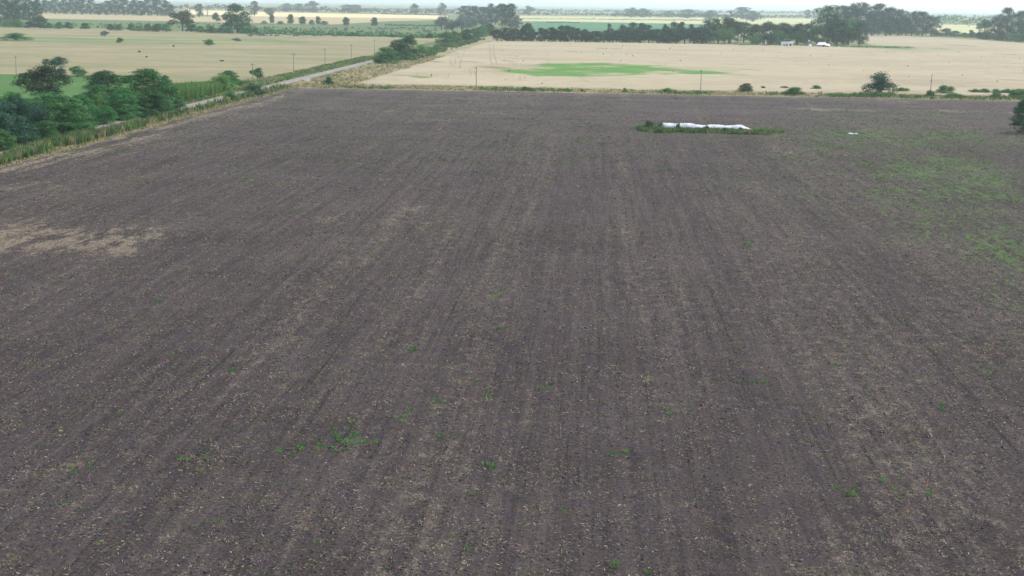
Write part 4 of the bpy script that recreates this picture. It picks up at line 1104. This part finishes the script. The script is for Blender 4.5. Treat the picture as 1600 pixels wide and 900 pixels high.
for t0, hw_, z1 in ((.835, .95, 1.05), (.945, .7, .55), (.30, .8, .8), (.40, .9, .7), (.51, .6, .8)):
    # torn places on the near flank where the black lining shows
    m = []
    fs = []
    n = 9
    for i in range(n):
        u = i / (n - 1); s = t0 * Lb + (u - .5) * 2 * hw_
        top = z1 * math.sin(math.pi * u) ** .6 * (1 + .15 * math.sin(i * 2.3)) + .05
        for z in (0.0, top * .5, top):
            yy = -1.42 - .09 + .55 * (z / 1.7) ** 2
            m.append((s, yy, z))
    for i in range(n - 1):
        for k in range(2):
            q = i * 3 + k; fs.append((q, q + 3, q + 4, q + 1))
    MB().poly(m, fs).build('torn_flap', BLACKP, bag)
# weeds round the bag
def bagpos(n, s0, s1, y0, y1):
    s = RNG.uniform(s0, s1, n); y = RNG.uniform(y0, y1, n); a = bag.rotation_euler[2]
    return np.stack([A[0] + s * math.cos(a) - y * math.sin(a), A[1] + 1.2 + s * math.sin(a) + y * math.cos(a)], -1)
pos = np.concatenate([bagpos(1800, -6, Lb + 3, -9.0, -1.7), bagpos(300, -7, 0, -6, 4)])
_u2 = (pos - A[:2]) @ np.array([math.cos(bag.rotation_euler[2]), math.sin(bag.rotation_euler[2])]); _v2 = (pos - A[:2]) @ np.array([-math.sin(bag.rotation_euler[2]), math.cos(bag.rotation_euler[2])])
keep = RNG.random(len(pos)) < smooth(-9, -2, _v2 + 9 * (fbm(_u2 * .3, _v2 * .1) - .5)) * smooth(-6.5, -3, _u2) * (.25 + .75 * smooth(.35, .55, fbm(_u2 * .5 + 3, _v2 * .3)))
pos = pos[keep]
tufts('bag_weeds', pos, RNG.uniform(.35, 1.25, len(pos)), mixcol(len(pos), [G_GREEN, G_DARK, G_LIME, G_DRY], [5, 2, 5, 1.5]), 'green weeds growing along the near flank of the silage bag', 13, .35, .10, lean=.3)
pos = bagpos(260, Lb - 1, Lb + 6.5, -2.5, 1.5)
tufts('bag_weeds', pos, RNG.uniform(.25, .7, len(pos)), mixcol(len(pos), [G_LIME, G_GREEN, np.array([.3, .33, .05])], [4, 3, 2]), 'yellow green weeds past the tapered end of the silage bag', 13, .35, .10, lean=.3)
BW = 'dark weeds around the silage bag'
for x, y, w, h, t in [(1014, 203, 22, 16, 'tallest dark weed clump before the blunt end of the silage bag'), (1033, 203, 14, 13, 'dark weed clump covering the blunt corner of the silage bag'), (1060, 205, 8, 14, 'slim dark weed rising across the white silage bag'), (1075, 205.5, 10, 7, 'low dark weed third along the silage bag'), (1104, 206, 10, 12, 'dark weed standing at the middle of the silage bag'), (1112, 206.5, 9, 7, 'low dark weed right after the middle one'), (1132, 207, 8, 9, 'small dark weed past the middle of the silage bag'), (1163, 207.5, 12, 7, 'dark weed under the tapered end of the silage bag'), (1178, 206, 8, 6, 'small dark weed at the tip of the silage bag')]:
    plant('bush', 'dark', x, y, w, h, t, 'shrub', BW)
def plastic_sheet(x, y, w, d, h, seed, label):
    rng = np.random.default_rng(seed); c = ground_at(x, y)
    X, Y = np.meshgrid(np.linspace(-.5, .5, 22), np.linspace(-.5, .5, 16))
    edge = np.clip(1.2 - 2.2 * np.hypot(X, Y), 0, 1)
    Z = .05 + h * edge * (.3 + 1.2 * np.abs(fbm(X * 5 + seed, Y * 5) - .4) * 2)
    Xw = X * w * (1 + .25 * (fbm(Y * 3 + seed, X * 2) - .5)); Yw = Y * d * (1 + .4 * (fbm(X * 3 + seed, Y * 2) - .5))
    i = np.arange(15 * 22).reshape(15, 22)[:, :-1]
    F = np.stack([i, i + 1, i + 23, i + 22], -1).reshape(-1, 4)
    o = link('plastic_sheet', mesh_np('plastic_sheet', np.stack([Xw, Yw, Z], -1).reshape(-1, 3), F, [BAG]), None, (c[0], c[1], 0))
    o.modifiers.new('thickness', 'SOLIDIFY').thickness = .01
    return tag(o, label, 'plastic sheet', 'white plastic scraps on the field')
plastic_sheet(1329.5, 209, 1.25, 2.4, .3, 3, 'larger crumpled white plastic scrap on the greenish tilled soil')
plastic_sheet(1338, 209.3, .8, 1.8, .25, 5, 'smaller crumpled white scrap beside the larger one')
plastic_sheet(1188, 206, .5, .8, .4, 7, 'tiny white scrap in weeds past the silage bag tip')

# ------------------------------------------------------------------ power poles
def pole(x, y, h, label, arm=1.6, group='power poles along the road', pt=None, lean=0.0):
    p, wm, hm = size_at(x, y, 1, h)
    if pt:
        p = np.array([pt[0], pt[1], 0.0])
    r = tag(link('power_pole', None, None, (p[0], p[1], 0)), label, 'power pole', group)
    r.rotation_euler = (0, lean, 0)
    MB().tube([(0, 0, -.3), (0.02, 0, hm * .5), (0, 0, hm)], [.14, .12, .09], 8).build('post', WOODM, r)
    if arm:
        ca = MB().box(-arm / 2, arm / 2, -.17, -.05, hm - .75, hm - .6).build('crossarm', WOODM, r)
        for s in (-1, 0, 1):
            z0 = hm - .6 if s else hm
            MB().tube([(s * arm * .42, -.11 if s else 0, z0), (s * arm * .42, -.11 if s else 0, z0 + .12), (s * arm * .42, -.11 if s else 0, z0 + .24)], [.05, .09, .04], 6).build('insulator', PORC, r)
    return r
pole(395, 130, 32, 'power pole beside the small round pasture tree')
pole(459, 117.5, 35, 'power pole on the pasture, first beyond the round tree')
pole(508, 105.5, 30, 'tallest looking power pole midway along the pasture verge')
pole(549, 96.5, 28, 'power pole before the dark clump over the road')
pole(585, 84, 23, 'farthest visible power pole beside the dark clump')
pole(25.5, 117.5, 31, 'lone power pole behind the green crop', 1.4, 'lone poles')
pole(744, 140.5, 36, 'bare pole on the margin facing the wheat green patch end', 0, 'poles along the field margin')
pole(1094.5, 145.5, 37, 'bare pole on the margin before the wheat green patch tip', 0, 'poles along the field margin')
pole(1453, 150, 35, 'bare pole on the margin behind the rounded green bush', 0, 'poles along the field margin', lean=.03)

# ------------------------------------------------------------------ farm yard
def on(x, y):
    p = ground_at(x, y); return p[0], p[1]
# white house
p, wm, hm = size_at(1230, 73.0, 17, 7.5)
hs = tag(link('white_house', None, None, (p[0], p[1], 0)), 'small white flat roofed house in front of the dark trees', 'house')
mb = MB(); mb.box(-wm / 2, wm / 2, 0, 5.5, 0, hm * .82); mb.build('wall', WHITE, hs)
rf = MB().box(-wm / 2 - .3, wm / 2 + .3, -.9, 5.8, hm * .82 + .003, hm).build('roof', plain('pale_roof', (.66, .72, .78), .08, 1.0, .5), hs)
for x0, x1, z0, z1, nm in ((-.34, -.24, .0, .55, 'door'), (-.12, .02, .15, .58, 'window'), (.20, .38, .0, .62, 'door')):
    d = MB().box(x0 * wm, x1 * wm, -.06, .05, z0 * hm + .02, z1 * hm).build(nm, DARKM if nm == 'door' else GLASSY, hs)
    MB().box(x0 * wm - .1, x0 * wm, -.1, .02, z0 * hm + .02, z1 * hm + .1).box(x1 * wm, x1 * wm + .1, -.1, .02, z0 * hm + .02, z1 * hm + .1).box(x0 * wm, x1 * wm, -.1, .02, z1 * hm, z1 * hm + .1).build('frame', WHITE, d)
# shed with white roof
p, wm, hm = size_at(1287, 74.2, 20, 8)
sh = tag(link('shed', None, None, (p[0], p[1], 0)), 'shed with white pitched roof and low lean-to under tall trees', 'shed')
w = wm
MB().box(-w * .47, w * .12, 0, 6, 0, hm * .55).build('wall', GREYM, sh)
MB().box(w * .12 + .003, w * .44, 1.0, 5.6, 0, hm * .42).build('lean_to_wall', GREYM, sh)
ry = hm
MB().poly([(-w * .5, -.5, hm * .5), (w * .16, -.5, hm * .56), (w * .16, 3, ry * .98), (-w * .34, 3, ry), (-w * .5, 6.5, hm * .5), (w * .16, 6.5, hm * .56)],
          [(0, 1, 2, 3), (3, 2, 5, 4), (0, 3, 4), (1, 5, 2)]).build('roof', WHITE, sh)
MB().poly([(w * .165, -.2, hm * .42), (w * .5, -.2, hm * .36), (w * .5, 4, hm * .66), (w * .165, 4, hm * .82), (w * .165, -.2, hm * .36), (w * .5, -.2, hm * .30), (w * .5, 4, hm * .60), (w * .165, 4, hm * .76)],
          [(0, 1, 2, 3), (7, 6, 5, 4), (0, 4, 5, 1), (1, 5, 6, 2), (2, 6, 7, 3), (3, 7, 4, 0)]).build('lean_to_roof', WHITE, sh)
MB().box(-w * .12, w * .08, -.05, .04, .02, hm * .42).build('door', DARKM, sh)
MB().box(w * .20, w * .40, .94, 1.05, .02, hm * .30).build('opening', DARKM, sh)
MB().box(-w * .40, -w * .30, -.05, .04, hm * .2, hm * .4).build('window', GLASSY, sh)
# white tank
p, wm, hm = size_at(1265.5, 74, 5.5, 5)
tk = tag(link('water_tank', None, None, (p[0], p[1], 0)), 'small white tank between the white house and the shed', 'tank')
MB().tube([(0, 0, .35), (0, 0, .4), (0, 0, hm * .75), (0, 0, hm * .9), (0, 0, hm)], [wm * .42, wm * .45, wm * .45, wm * .34, wm * .1], 14).build('tank_body', WHITE, tk)
MB().box(-wm * .5, wm * .5, -wm * .5, wm * .5, 0, .35).build('plinth', GREYM, tk)
# tank on a stand behind it
p, wm, hm = size_at(1265, 72.5, 4, 10)
ts = tag(link('tank_stand', None, None, (p[0], p[1] + 5, 0)), 'pale tank on a thin stand above the small white one', 'tank stand')
for sx in (-1, 1):
    for sy in (-1, 1):
        MB().tube([(sx * wm * .4, sy * wm * .4, 0), (sx * wm * .3, sy * wm * .3, hm * .78)], [.09, .08], 5).build('leg', GREYM, ts)
MB().tube([(0, 0, hm * .78), (0, 0, hm * .96), (0, 0, hm)], [wm * .42, wm * .42, wm * .1], 12).build('tank_body', plain('pale_tank', (.55, .62, .64), .08), ts)
# pale pole with white head, mast, yard posts
p, wm, hm = size_at(1155, 69, 3, 15)
yp = tag(link('yard_pole', None, None, (p[0], p[1], 0)), 'pale thick pole with a white head at the edge of the farm trees', 'pole')
MB().tube([(0, 0, -.2), (0, 0, hm * .86)], [.42, .34], 8).build('post', plain('pale_concrete', (.52, .55, .53), .1), yp)
MB().tube([(0, 0, hm * .86), (0, 0, hm * .88), (0, 0, hm * .98), (0, 0, hm)], [.4, .85, .85, .3], 10).build('head', WHITE, yp)
p, wm, hm = size_at(1297.5, 73, 3, 13)
ms = tag(link('mast', None, None, (p[0], p[1], 0)), 'thin grey mast standing behind the shed', 'mast')
MB().tube([(0, 0, -.2), (0, 0, hm)], [.16, .12], 6).build('post', GREYM, ms)
MB().box(-.9, .9, -.06, .06, hm * .62, hm * .62 + .12).build('crossarm', GREYM, ms)
for x, h, t in ((1196.5, 9, 'taller white post in the yard beside the low green trees'), (1189.5, 5, 'shorter white post in the yard beside the low green trees')):
    p, wm, hm = size_at(x, 71, 1.5, h)
    yp = tag(link('yard_post', None, None, (p[0], p[1], 0)), t, 'post', 'white yard posts')
    MB().tube([(0, 0, -.2), (0, 0, hm)], [.22, .18], 6).build('post', WHITE, yp)
    MB().box(-.45, .45, -.2, .2, hm * .3, hm * .55).build('box', WHITE, yp)
sheet('yard', [(145, 1184), (200, 1190), (250, 1198), (255, 1270), (145, 1245)], .02, M_GREENV, 'green farm yard in front of the trees')
pos = scatter(1100, 110, 252, 1183, 1222)
tufts('yard_grass', pos, RNG.uniform(.4, 1.1, len(pos)), mixcol(len(pos), [G_GREEN, G_DARK, G_LIME], [4, 3, 2]), 'green grass along the farm yard edge', 12, .9, .3)
# white board by the road
p, wm, hm = size_at(481, 130.5, 5.5, 8.5)
bd = tag(link('board_sign', None, None, (p[0], p[1], 0)), 'small white board on two posts beside the dirt road', 'sign')
MB().box(-wm / 2, wm / 2, -.04, .04, hm * .42, hm).build('board', WHITE, bd)
for s in (-1, 1):
    MB().box(s * wm * .36 - .05, s * wm * .36 + .05, .043, .14, -.2, hm * .95).build('post', WOODM, bd)

# wheel tracks pressed through the wheat
M_TRACK = plain('trampled_wheat', (.24, .20, .135), .2, 2.0)
def wheat_track(pts, w, label):
    P = [ground_at(x, y, .6) for x, y in pts]
    V = []; F = []
    Q = []
    for i in range(len(P) - 1):
        for k in range(6):
            Q.append(P[i] + (P[i + 1] - P[i]) * k / 6)
    Q.append(P[-1])
    for i, q in enumerate(Q):
        d = Q[min(i + 1, len(Q) - 1)] - Q[max(i - 1, 0)]; nrm = np.array([-d[1], d[0], 0]); nrm /= np.linalg.norm(nrm)
        j = (fbm(np.array([i * .4]), np.array([w + pts[0][0]]))[0] - .5) * 1.2
        c = q + nrm * j
        V += [tuple(c - nrm * w / 2 + np.array([0, 0, .12])), tuple(c + nrm * w / 2 + np.array([0, 0, .12]))]
    for i in range(len(Q) - 1):
        F.append((2 * i, 2 * i + 1, 2 * i + 3, 2 * i + 2))
    o = MB().poly(V, F).build('wheel_track', M_TRACK, wheat)
    return o
for pts in ([(764, 69), (766, 80), (766, 92), (769, 102)], [(771, 69), (772, 84), (775, 96), (777, 102)], [(726, 75), (725, 84), (721, 90)], [(706, 92), (703, 97), (706, 102)], [(711, 91), (712, 98), (709, 101)], [(720, 92), (720, 102)], [(734, 109), (736, 118)], [(703, 114), (700, 121)], [(741, 112), (743, 118)], [(650, 118), (655, 113)], [(800, 98), (808, 103)], [(855, 95), (862, 102)], [(905, 121), (920, 128)], [(813, 118), (813, 125)], [(820, 118), (821, 124)]):
    wheat_track(pts, .3, '')

# ------------------------------------------------------------------ haze: closed box of pale air round everything but the sky
hz = MB().box(-20000, 20000, -300, 26000, -1.5, 52).build('haze', None)
hm_ = bpy.data.materials.new('pale_air'); hm_.use_nodes = True
t = hm_.node_tree; t.nodes.clear()
o_ = t.nodes.new('ShaderNodeOutputMaterial'); v_ = t.nodes.new('ShaderNodeVolumePrincipled')
v_.inputs['Color'].default_value = (0.80, 0.92, 1.0, 1)
v_.inputs['Density'].default_value = 0.000095
v_.inputs['Anisotropy'].default_value = 0.4
t.links.new(v_.outputs[0], o_.inputs['Volume'])
hz.data.materials.append(hm_)
kind(hz, 'stuff', 'pale haze in the air over the whole plain')
